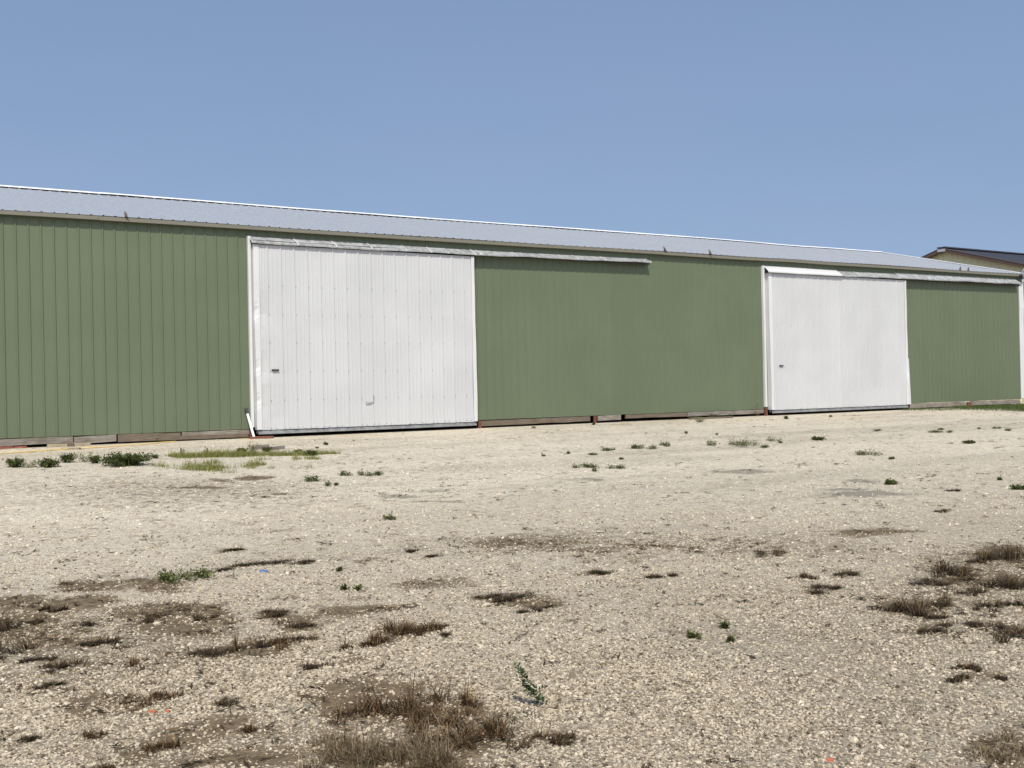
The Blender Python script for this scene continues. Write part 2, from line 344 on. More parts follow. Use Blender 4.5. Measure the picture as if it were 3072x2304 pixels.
# ------------------------------------------------------------------ tables: plants (kind, x, y, width, height, label) and ground patches
VEG = [
    ('leafy', -0.45, -4.53, 0.23, 0.174, 'leafy green weed at the left end of the row before the green wall'),
    ('sparse', -0.27, -4.73, 0.213, 0.132, 'sparse yellowish green weed second from the left in the wall-side row'),
    ('leafy', -0.05, -4.9, 0.233, 0.173, 'dark leafy weed third from the left in the wall-side row'),
    ('leafy', 0.38, -4.17, 0.203, 0.192, 'rounded leafy weed left of the weed with dry brown stems'),
    ('sparse', 0.63, -4.21, 0.182, 0.193, 'weed with dry tan stems among leaves, beside the rounded leafy weed'),
    ('leafy', 0.71, -4.5, 0.159, 0.159, 'small dense green weed just left of the largest bushy weed'),
    ('bush', 1.01, -5.22, 0.646, 0.269, 'largest bushy dark green weed in front of the left green wall'),
    ('leafy', 1.76, -4.06, 0.112, 0.101, 'small dark weed to the right of the largest bushy weed'),
    ('leafy', 1.54, -4.45, 0.076, 0.082, 'tiny weed between the largest bushy weed and the small dark weed'),
    ('upright', 2.27, -3.86, 0.092, 0.172, 'upright green weed at the left end of the green grass strip'),
    ('upright', 2.83, -3.31, 0.084, 0.119, 'little upright weed rising behind the left half of the grass strip'),
    ('sparse', 3.54, -3.76, 0.263, 0.215, 'leggy weed with dead stems growing around the grey timber'),
    ('leafy', 3.8, -3.78, 0.144, 0.132, 'dark weed hiding the gap between the two grey timbers'),
    ('leafy', 3.34, -3.8, 0.154, 0.119, 'leafy weed in the grass strip left of the grey timbers'),
    ('leafy', 4.09, -5.18, 0.159, 0.125, 'dark round weed at the right end of the grass strip'),
    ('leafy', 5.32, -2.89, 0.104, 0.078, 'small dark weed on bare gravel below the big white door'),
    ('leafy', 4.91, -3.44, 0.075, 0.05, 'tiny weed left of the small dark weed below the big white door'),
    ('leafy', 4.2, -4.28, 0.131, 0.065, 'pair of tiny leaf tufts behind the right end of the grass strip'),
    ('low', 2.44, -9.09, 0.264, 0.088, 'flat spreading dark weed nearest below the grass strip, right of brown litter'),
    ('low', 2.51, -9.68, 0.11, 0.059, 'compact round weed right of the flat spreading weed below the big white door'),
    ('low', 2.6, -9.7, 0.051, 0.034, 'tiny sprig at the right side of the compact round weed'),
    ('low', 3.19, -8.63, 0.13, 0.074, 'left clump of the creeping green weed line below the big white door'),
    ('low', 3.28, -8.8, 0.166, 0.074, 'middle clump of the creeping green weed line below the big white door'),
    ('low', 3.46, -8.89, 0.222, 0.069, 'right clump of the creeping green weed line below the big white door'),
    ('low', 11.52, -0.96, 0.113, 0.08, 'small weed near the wall base right of the big white door'),
    ('leafy', 13.46, -0.7, 0.093, 0.084, 'small weed on the gravel below the rusty post in the middle wall'),
    ('low', 9.48, -7.34, 0.229, 0.108, 'left of the dark round weeds in the middle row on the pale gravel'),
    ('low', 9.66, -7.59, 0.204, 0.084, 'flattened weed between two dark round weeds in the middle row'),
    ('low', 10.23, -7.21, 0.198, 0.093, 'dark round weed right of the flattened weed in the middle row'),
    ('low', 12.85, -4.83, 0.101, 0.08, 'small weed nearer the wall, above the middle row of weeds'),
    ('low', 13.0, -5.67, 0.056, 0.049, 'tiniest weed nearer the wall, above the long oval weed'),
    ('low', 10.96, -7.58, 0.199, 0.124, 'dark round weed just left of the long oval weed'),
    ('low', 11.41, -7.94, 0.433, 0.124, 'long oval dense green weed below the middle green wall'),
    ('low', 11.41, -8.46, 0.194, 0.054, 'flat weed touching the right side of the long oval weed'),
    ('low', 12.67, -7.6, 0.182, 0.084, 'dark weed up and right of the long oval weed'),
    ('low', 12.39, -8.06, 0.114, 0.044, 'thin sprig right of the dark weed beyond the long oval weed'),
    ('low', 8.81, -7.41, 0.259, 0.047, 'flat streak of weed at the left end of the middle row'),
    ('low', 8.02, -7.97, 0.169, 0.034, 'thin flat weed left of the flat streak in the middle row'),
    ('low', 7.81, -7.54, 0.08, 0.051, 'small lone weed at far left of the middle row'),
    ('leafy', 7.11, -7.77, 0.066, 0.066, 'grey green sprig on gravel below the left part of the middle wall'),
    ('low', 6.48, -9.76, 0.342, 0.064, 'wide creeping weed lowest in the middle of the pale gravel'),
    ('low', 6.73, -10.15, 0.222, 0.053, 'thin scattered creeping weed right of the wide creeping weed'),
    ('low', 7.79, -9.0, 0.064, 0.037, 'dark speck of weed above the scattered creeping weed'),
    ('low', 6.28, -10.3, 0.066, 0.038, 'tan green sprig under the wide creeping weed'),
    ('leafy', 13.45, -7.98, 0.183, 0.091, 'dark star shaped weed below the left edge of the right white door'),
    ('low', 11.58, -10.64, 0.331, 0.088, 'double clumped weed below the right white door'),
    ('leafy', 11.28, -11.38, 0.105, 0.053, 'small dark weed right of the double clumped weed'),
    ('leafy', 8.23, -13.76, 0.132, 0.087, 'bushy dark weed alone beside the grey damp stains at right'),
    ('low', 16.75, -6.83, 0.147, 0.052, 'yellow green weed close to the right white door'),
    ('low', 17.48, -7.74, 0.276, 0.058, 'flat olive weed below the right hand green wall, left of its neighbours'),
    ('low', 18.27, -7.29, 0.15, 0.038, 'thin flat weed just behind the flat olive weed'),
    ('low', 17.61, -8.01, 0.144, 0.058, 'small sprig right of the flat olive weed'),
    ('leafy', 19.23, -7.59, 0.076, 0.061, 'tiny dark sprig below the right hand green wall'),
    ('low', 19.62, -7.75, 0.167, 0.061, 'feathery weed below the far right grass'),
    ('low', 19.04, -8.42, 0.176, 0.059, 'darker feathery weed nearest the right edge below the far right grass'),
    ('leafy', 15.0, -10.25, 0.173, 0.068, 'dark star shaped weed alone below the right hand green wall'),
    ('leafy', 8.93, -15.03, 0.133, 0.071, 'dark green weed cut by the right edge of the picture'),
    ('low', 9.7, -14.27, 0.076, 0.038, 'small green weed left of the weed at the right edge'),
    ('mat', 8.2, -14.66, 0.156, 0.039, 'brown dead weed on gravel left of the weeds at the right edge'),
    ('mat', 6.67, -15.63, 0.142, 0.051, 'brown withered sprig at right between the stains and dark tufts'),
    ('upright', 19.77, -0.15, 0.154, 0.597, 'tall thin weed against the wall left of the right white door'),
    ('leafy', 18.7, -0.15, 0.113, 0.132, 'small weed at the wall base left of the tall thin weed'),
    ('leafy', 18.08, -0.15, 0.243, 0.131, 'low weed clump at the wall base over the fallen board'),
    ('leafy', 17.41, -0.15, 0.24, 0.092, 'leftmost weed clump at the wall base behind the fallen board'),
    ('sparse', 16.22, -1.61, 0.294, 0.121, 'grey withered weed in front of the fallen board at the wall'),
    ('leafy', 19.13, -1.85, 0.127, 0.127, 'small weed in front of the left edge of the right white door'),
    ('low', 21.03, -1.77, 0.132, 0.075, 'small weed in front of the middle of the right white door'),
    ('leafy', 2.79, -0.15, 0.048, 0.109, 'small green sprout at the foot of the left green wall'),
    ('low', -0.72, -14.7, 0.384, 0.062, 'dense dark green low weed at left above the brown soil patches'),
    ('mat', -0.45, -14.59, 0.148, 0.03, 'brown matted weed touching the dense dark green low weed'),
    ('mat', -0.05, -14.53, 0.255, 0.031, 'long thin line of dead brown weed left of center'),
    ('mat', 0.12, -14.65, 0.179, 0.036, 'right half of the long dead brown weed line with olive bits'),
    ('mat', -0.07, -13.79, 0.165, 0.022, 'thin curved dead twig clump above the long dead weed line'),
    ('leafy', 0.3, -15.1, 0.059, 0.054, 'grey green round sprig right of the long dead weed line'),
    ('leafy', 0.14, -15.79, 0.063, 0.059, 'dark spiky sprig standing alone left of center'),
    ('low', 0.05, -15.72, 0.041, 0.023, 'tiny sprig left of the dark spiky sprig'),
    ('low', 1.76, -12.99, 0.13, 0.036, 'small double streak of olive weed in the middle of the yard'),
    ('mat', 1.15, -14.68, 0.108, 0.024, 'dead brown scrap left of the brown patches at center'),
    ('mat', 1.14, -14.97, 0.095, 0.021, 'smaller dead brown scrap below and right of its neighbour at center'),
    ('dead', -2.09, -16.19, 0.124, 0.169, 'dark dead tuft at the left edge of the picture'),
    ('dead', -1.98, -15.6, 0.117, 0.117, 'curly dead blades above the dark tuft at the left edge'),
    ('dead', -1.73, -15.17, 0.042, 0.063, 'pair of thin upright dead stalks on the upper left soil, left one'),
    ('dead', -1.65, -15.24, 0.063, 0.063, 'bent dead stalks right of the thin pair on the upper left soil'),
    ('dead', -1.84, -15.58, 0.047, 0.071, 'small dead tuft on the soil left of the slender lone stalk'),
    ('dead', -1.59, -15.79, 0.031, 0.075, 'slender lone dead stalk on the left soil'),
    ('dead', -1.59, -16.28, 0.081, 0.081, 'dark dead tuft with spreading foot on the left gravel'),
    ('mat', -1.66, -16.27, 0.128, 0.04, 'matted dead weed left of the dark spreading tuft'),
    ('dead', -1.9, -16.63, 0.102, 0.078, 'dark dead clump on gravel below the left soil'),
    ('mat', -1.95, -16.44, 0.104, 0.031, 'matted dead weed beside the dark clump at left'),
    ('mat', -1.97, -16.96, 0.08, 0.029, 'thin dark dead weed above the olive soil patch at left'),
    ('dead', -1.55, -16.79, 0.051, 0.058, 'bent dead stalk right of the matted weeds at left'),
    ('dead', -1.2, -15.83, 0.141, 0.048, 'looping pale dead stems, left pair, on olive soil'),
    ('dead', -1.0, -15.99, 0.08, 0.052, 'arched bundle of dead stems on olive soil'),
    ('dead', -1.04, -16.81, 0.039, 0.136, 'tall rust brown dead spike left of center'),
    ('mat', -1.08, -16.84, 0.231, 0.046, 'dark matted debris around the foot of the rust brown spike'),
    ('dead', -0.79, -16.8, 0.183, 0.066, 'tangled looping dead stems right of the rust brown spike'),
    ('mat', -0.89, -16.84, 0.163, 0.043, 'low tangle between the rust brown spike and the looping stems'),
    ('mat', -0.55, -16.54, 0.136, 0.058, 'brown dead clump above the looping stems'),
    ('mat', -0.53, -16.17, 0.184, 0.029, 'flat brown weed smear above the brown dead clump'),
    ('mat', -0.81, -17.4, 0.1, 0.02, 'black flat piece of dead weed on gravel left of center'),
    ('dead', -1.66, -17.48, 0.151, 0.063, 'dead tuft at the right end of the olive soil patch'),
    ('dead', -1.6, -17.45, 0.028, 0.046, 'single dark stalk beside the tuft on the olive soil patch'),
    ('dead', -1.76, -18.11, 0.08, 0.066, 'pale brown dead tuft low at left'),
    ('dead', -1.97, -17.86, 0.041, 0.049, 'faint dead sprout at lower left'),
    ('mat', -2.19, -17.76, 0.054, 0.022, 'small dark dead scrap at the lower left'),
    ('dead', -2.01, -18.24, 0.05, 0.05, 'dead tuft at the bottom edge left of the dry grass'),
    ('mat', -1.38, -17.73, 0.09, 0.03, 'dark dead litter left of the big brown tuft'),
    ('dead', -1.42, -18.12, 0.033, 0.055, 'two thin dark stalks on the soil at bottom left of center'),
    ('dead', -0.47, -17.19, 0.107, 0.089, 'left end tuft of the brown arc of dead grass'),
    ('dead', -0.36, -17.12, 0.091, 0.091, 'second tuft from the left in the brown arc of dead grass'),
    ('dead', -0.18, -17.0, 0.113, 0.132, 'tallest spiky tuft of the brown arc of dead grass'),
    ('dead', -0.1, -17.06, 0.113, 0.079, 'tuft between the tallest and right end of the brown arc'),
    ('dead', 0.01, -17.06, 0.087, 0.087, 'right end tuft of the brown arc of dead grass'),
    ('mat', 0.02, -17.2, 0.056, 0.034, 'small brown lump right of the brown arc of dead grass'),
    ('dead', -0.89, -18.17, 0.19, 0.117, 'left half of the big brown dead clump at the bottom center'),
    ('dead', -0.74, -18.24, 0.161, 0.19, 'tall arching crest of the big brown dead clump at the bottom center'),
    ('dead', -0.69, -18.49, 0.183, 0.134, 'middle of the brown dead clump trailing right and down'),
    ('dead', -0.7, -18.72, 0.202, 0.148, 'long stemmed right part of the brown dead clump near the moss'),
    ('dead', -0.47, -18.31, 0.039, 0.104, 'single dark spike above the right part of the brown clump'),
    ('dead', -0.57, -18.72, 0.06, 0.137, 'slender reddish spike left of the green moss'),
    ('pale', -1.03, -18.73, 0.193, 0.193, 'pale straw coloured dry grass tuft with upright bright blades'),
    ('pale', -1.18, -18.65, 0.193, 0.128, 'pale dry grass left of the upright bright blades'),
    ('pale', -1.31, -18.64, 0.177, 0.114, 'dry grass at the bottom edge, leftmost of the straw tufts'),
    ('pale', -0.98, -18.86, 0.139, 0.126, 'dry grass right of the upright bright blades at the bottom'),
    ('pale', -0.94, -18.95, 0.125, 0.087, 'thin curved dry blades at the bottom edge right of the straw tufts'),
    ('sprig', -0.23, -18.51, 0.118, 0.178, 'bright green leafy sprig leaning on the gravel right of the brown clump'),
    ('dead', -0.43, -18.89, 0.054, 0.059, 'small brown stub right of the brown clump near the bottom'),
    ('mat', -0.39, -18.94, 0.094, 0.024, 'dead trail running right from the small brown stub'),
    ('mat', 0.82, -16.6, 0.259, 0.052, 'brown dead weed cluster in the center of the yard'),
    ('mat', 0.74, -16.51, 0.087, 0.056, 'left lump of the brown weed cluster in the center of the yard'),
    ('mat', 0.8, -16.94, 0.124, 0.045, 'lower right lump of the brown weed cluster in the center of the yard'),
    ('mat', 1.78, -16.28, 0.192, 0.038, 'dark twiggy dead scrap right of center'),
    ('mat', 2.09, -16.64, 0.141, 0.028, 'dark flat dead weed right of the twiggy scrap'),
    ('dead', 3.36, -16.42, 0.158, 0.063, 'small pointed brown weed right of center'),
    ('dead', 2.85, -17.21, 0.117, 0.047, 'reddish brown low weed below the pointed brown weed'),
    ('mat', 3.22, -17.35, 0.165, 0.028, 'flat dark weed right of the reddish brown weed'),
    ('mat', 2.69, -17.6, 0.198, 0.035, 'brown smear of dead weed left of the dark comb-like tuft'),
    ('dead', 2.57, -18.22, 0.093, 0.089, 'curled left end of the dark comb-like tuft at right'),
    ('dead', 2.69, -18.23, 0.184, 0.102, 'dark comb-like row of dead stems at right'),
    ('dead', 2.58, -18.4, 0.099, 0.119, 'dense upright foot of the dark comb-like tuft at right'),
    ('dead', 2.92, -18.28, 0.145, 0.083, 'right end of the dark comb-like tuft'),
    ('mat', 2.67, -18.48, 0.118, 0.035, 'low brown piece below the dark comb-like tuft'),
    ('dead', 3.82, -17.7, 0.19, 0.133, 'dark tuft above the comb-like tuft at right'),
    ('dead', 3.82, -17.81, 0.094, 0.117, 'spiky right neighbour of the dark tuft above the comb-like tuft'),
    ('mat', 3.54, -17.93, 0.271, 0.041, 'dark matted band under the dark tuft at right'),
    ('dead', 3.33, -18.21, 0.151, 0.073, 'drooping dark tuft between comb-like tuft and right edge'),
    ('dead', 4.48, -17.57, 0.201, 0.126, 'dark tuft in the upper right group, left of its large neighbour'),
    ('dead', 4.81, -17.58, 0.231, 0.154, 'large dark tuft in the upper right group at the picture edge'),
    ('dead', 3.72, -18.22, 0.244, 0.111, 'broad dark tuft below the upper right group'),
    ('dead', 3.73, -18.3, 0.088, 0.154, 'dark spike at right edge beside the broad dark tuft'),
    ('dead', 3.04, -18.5, 0.101, 0.081, 'small rounded dark tuft right of the comb-like tuft'),
    ('dead', 3.3, -18.57, 0.103, 0.07, 'small dark tuft at the right edge below the broad tuft'),
    ('mat', 2.35, -18.69, 0.149, 0.037, 'thin dead litter below the small rounded dark tuft'),
    ('dead', 2.6, -19.0, 0.164, 0.073, 'dark tuft at right edge on soil, below the thin dead litter'),
    ('mat', 2.69, -18.79, 0.17, 0.038, 'brown litter left of the dark tuft at the right edge'),
    ('dead', 1.84, -19.23, 0.082, 0.043, 'faint brown tuft on gravel at lower right'),
    ('dead', 1.61, -19.31, 0.079, 0.038, 'olive tuft below the faint brown tuft at lower right'),
    ('dead', 1.79, -19.43, 0.047, 0.032, 'small olive tuft right of the olive tuft at lower right'),
    ('pale', 1.02, -19.97, 0.209, 0.078, 'star shaped pale dry grass at the lower right edge'),
    ('low', 1.11, -18.03, 0.066, 0.029, 'small green weed on gravel below center right'),
    ('low', 1.24, -18.21, 0.018, 0.022, 'tiny green shoot right of the small green weed below center right'),
    ('low', 1.42, -17.97, 0.03, 0.015, 'tiny dark weed above the tiny green shoot'),
]
PATCHES = [
    (-1.32, -14.67, 0.19, -0.13, 0.04, 0.2, 0, 0.8),
    (-0.89, -14.85, 0.12, -0.08, 0.06, 0.21, 0, 0.9),
    (-1.8, -14.99, 0.27, -0.18, 0.03, 0.21, 0, 0.7),
    (-1.51, -15.25, 0.23, -0.16, 0.04, 0.18, 0, 0.7),
    (-1.04, -15.87, 0.22, -0.15, 0.07, 0.25, 0, 0.75),
    (-1.22, -16.17, 0.26, -0.18, 0.05, 0.2, 0, 0.6),
    (-1.93, -15.69, 0.19, -0.13, 0.06, 0.44, 0, 0.8),
    (-1.83, -16.09, 0.2, -0.14, 0.04, 0.24, 0, 0.7),
    (-1.86, -17.3, 0.14, -0.09, 0.04, 0.19, 0, 0.95),
    (-1.66, -17.39, 0.08, -0.05, 0.03, 0.13, 0, 0.9),
    (-1.6, -17.96, 0.15, -0.1, 0.03, 0.1, 0, 0.7),
    (-1.8, -18.03, 0.09, -0.06, 0.02, 0.08, 0, 0.7),
    (-1.52, -18.5, 0.16, -0.11, 0.03, 0.08, 0, 0.9),
    (-1.69, -18.39, 0.13, -0.08, 0.02, 0.07, 0, 0.6),
    (-0.91, -16.87, 0.16, -0.11, 0.05, 0.15, 0, 0.7),
    (-0.49, -16.24, 0.13, -0.09, 0.05, 0.12, 0, 0.8),
    (-0.54, -16.5, 0.08, -0.06, 0.05, 0.12, 0, 0.8),
    (0.63, -15.9, 0.21, -0.14, 0.06, 0.12, 0, 0.5),
    (-0.09, -16.27, 0.21, -0.14, 0.05, 0.12, 0, 0.7),
    (0.83, -16.63, 0.2, -0.14, 0.12, 0.18, 0, 0.75),
    (-0.65, -17.35, 0.07, -0.05, 0.04, 0.09, 0, 0.5),
    (-0.77, -18.04, 0.16, -0.11, 0.1, 0.2, 0, 0.9),
    (-0.64, -18.51, 0.14, -0.09, 0.15, 0.26, 0, 0.9),
    (-0.7, -18.8, 0.11, -0.07, 0.05, 0.09, 0, 0.8),
    (-1.12, -18.63, 0.17, -0.12, 0.08, 0.17, 0, 0.95),
    (-0.17, -16.97, 0.17, -0.12, 0.09, 0.17, 0, 0.7),
    (-1.01, -18.85, 0.13, -0.08, 0.05, 0.09, 0, 0.7),
    (2.68, -17.62, 0.11, -0.07, 0.08, 0.07, 0, 0.7),
    (2.68, -18.29, 0.18, -0.12, 0.14, 0.1, 0, 0.6),
    (3.8, -17.72, 0.15, -0.11, 0.26, 0.19, 0, 0.65),
    (4.78, -17.52, 0.19, -0.13, 0.4, 0.26, 0, 0.75),
    (3.89, -18.11, 0.17, -0.11, 0.26, 0.17, 0, 0.7),
    (2.68, -18.93, 0.11, -0.07, 0.15, 0.1, 0, 0.8),
    (2.43, -18.63, 0.09, -0.06, 0.1, 0.07, 0, 0.4),
    (4.94, -16.07, 0.22, -0.15, 0.19, 0.15, 0, 0.8),
    (5.26, -16.2, 0.14, -0.1, 0.1, 0.08, 0, 0.6),
    (1.79, -19.26, 0.11, -0.07, 0.1, 0.07, 0, 0.4),
    (1.06, -19.95, 0.1, -0.07, 0.12, 0.08, 0, 0.6),
    (-1.61, -16.48, 0.64, -0.43, 0.23, 1.1, 0, 0.2),
    (-1.79, -15.73, 0.36, -0.24, 0.12, 0.71, 0, 0.3),
    (-0.85, -18.4, 0.42, -0.28, 0.27, 0.54, 0, 0.22),
    (3.81, -17.95, 0.41, -0.28, 1.16, 0.79, 0, 0.22),
    (2.96, -15.68, 1.55, -1.09, 0.43, 0.5, 0, 0.16),
    (2.06, -14.84, 0.41, -0.29, 0.28, 0.43, 0, 0.3),
    (0.66, -8.96, 1.42, -1.04, 0.4, 1.51, 0, 0.14),
    (7.4, -14.32, 0.79, -0.58, 0.8, 0.63, 1, 0.2),
    (-1.54, -18.32, 0.44, -0.29, 0.07, 0.22, 0, 0.22),
    (8.18, -13.3, 0.18, -0.14, 0.16, 0.13, 1, 0.8),
    (7.35, -13.87, 0.19, -0.14, 0.14, 0.11, 1, 0.8),
    (7.13, -14.28, 0.42, -0.31, 0.2, 0.17, 1, 0.9),
    (2.71, -11.18, 0.22, -0.16, 0.07, 0.15, 1, 0.7),
    (3.36, -11.08, 0.23, -0.17, 0.08, 0.15, 1, 0.6),
    (2.76, -11.93, 0.27, -0.2, 0.06, 0.1, 1, 0.7),
    (0.96, -8.96, 0.24, -0.18, 0.05, 0.19, 0, 0.6),
    (1.68, -10.1, 0.13, -0.1, 0.05, 0.13, 0, 0.5),
    (2.12, -8.22, 0.17, -0.13, 0.09, 0.26, 0, 0.7),
    (1.56, -8.23, 0.18, -0.14, 0.07, 0.21, 0, 0.5),
    (0.27, -9.36, 0.2, -0.14, 0.03, 0.14, 1, 0.7),
    (2.05, -14.66, 0.21, -0.15, 0.08, 0.13, 0, 0.55),
    (2.36, -15.01, 0.14, -0.1, 0.07, 0.1, 0, 0.5),
    (2.19, -15.34, 0.35, -0.25, 0.09, 0.13, 0, 0.35),
    (2.91, -15.74, 0.31, -0.22, 0.08, 0.1, 0, 0.5),
    (0.68, -15.96, 0.15, -0.1, 0.05, 0.1, 1, 0.5),
    (5.45, -11.17, 0.21, -0.15, 0.12, 0.16, 1, 0.6),
    (7.91, -11.58, 0.4, -0.3, 0.17, 0.17, 1, 0.7),
    (1.1, -16.48, 0.11, -0.08, 0.06, 0.09, 1, 0.4),
    (5.09, -16.13, 0.12, -0.09, 0.13, 0.1, 0, 0.6),
    (7.16, 0.14, 0.96, -0.79, 0.61, 1.38, 2, 0.5),
    (3.84, 2.55, 0.68, -0.56, 0.28, 1.03, 2, 1.0),
    (4.8, 0.29, 0.23, -0.19, 0.3, 0.88, 2, 0.9),
    (15.79, 0.59, 1.76, -1.54, 1.14, 1.41, 2, 0.45),
    (20.88, -2.66, 1.31, -1.16, 1.75, 1.46, 2, 0.4),
    (3.81, 4.58, 0.4, -0.33, 0.29, 1.19, 0, 0.4),
    (17.94, 1.25, 0.57, -0.51, 0.67, 0.77, 0, 0.5),
]

# ------------------------------------------------------------------ ground: a gravel yard rising gently to the shed
def ground_z(x, y):
    x = np.asarray(x, dtype=float); y = np.asarray(y, dtype=float)
    z = -0.06 + 0.0243 * np.clip(y, -32, 0)
    near = np.clip((y + 38) / 8, 0, 1) * np.clip((-0.3 - y) / 1.5, 0, 1) * np.clip((x + 14) / 4, 0, 1) * np.clip((42 - x) / 4, 0, 1)
    u = (fbm(x * 0.45 + 3, y * 0.45, 11, 3) - 0.5) * 0.045 + (fbm(x * 2.3, y * 2.3, 31, 3) - 0.5) * 0.020
    berm = 0.045 * np.exp(-((y + 0.55) / 0.35) ** 2) * (fbm(x * 1.7, y * 1.7, 5, 3) - 0.25) * np.clip((4.3 - x) / 0.6, 0, 1)
    return z + u * near + np.maximum(berm, 0) * np.clip((x + 14) / 4, 0, 1)

def soil_masks(x, y):
    soil = np.zeros_like(x); damp = np.zeros_like(x); ochre = np.zeros_like(x)
    wx = x + (fbm(x * 2.2, y * 2.2, 71, 4) - 0.5) * 0.55
    wy = y + (fbm(x * 2.2 + 9, y * 2.2, 83, 4) - 0.5) * 0.55
    for (px, py, ax, ay, bx, by, k, st) in PATCHES:
        det = ax * by - ay * bx
        if abs(det) < 1e-6: continue
        dx, dy = wx - px, wy - py
        a = (dx * by - dy * bx) / det; b = (ax * dy - ay * dx) / det
        m = np.clip(1.45 - np.sqrt(a * a + b * b), 0, 1) * st
        if k == 0: soil = np.maximum(soil, m)
        elif k == 1: damp = np.maximum(damp, m)
        else: ochre = np.maximum(ochre, m)
    return soil, damp, ochre

def axis_lines(a, b, step, far):
    core = list(np.arange(a, b + 1e-6, step)); lo, hi, d = [], [], step
    v = a
    while v > -far: d *= 1.35; v -= d; lo.append(v)
    d = step; v = b
    while v < far: d *= 1.35; v += d; hi.append(v)
    return np.array(lo[::-1] + core + hi)

gx = axis_lines(-5.0, 34.0, 0.08, 3000); gy = axis_lines(-21.0, 0.4, 0.08, 3000)
GX, GY = np.meshgrid(gx, gy)
fx, fy = GX.ravel(), GY.ravel()
GZ = ground_z(fx, fy)
s0, d0, o0 = soil_masks(fx, fy)
nx, ny = len(gx), len(gy)
idx = np.arange(nx * ny).reshape(ny, nx)
Q = np.stack([idx[:-1, :-1], idx[:-1, 1:], idx[1:, 1:], idx[1:, :-1]], -1).reshape(-1, 4)

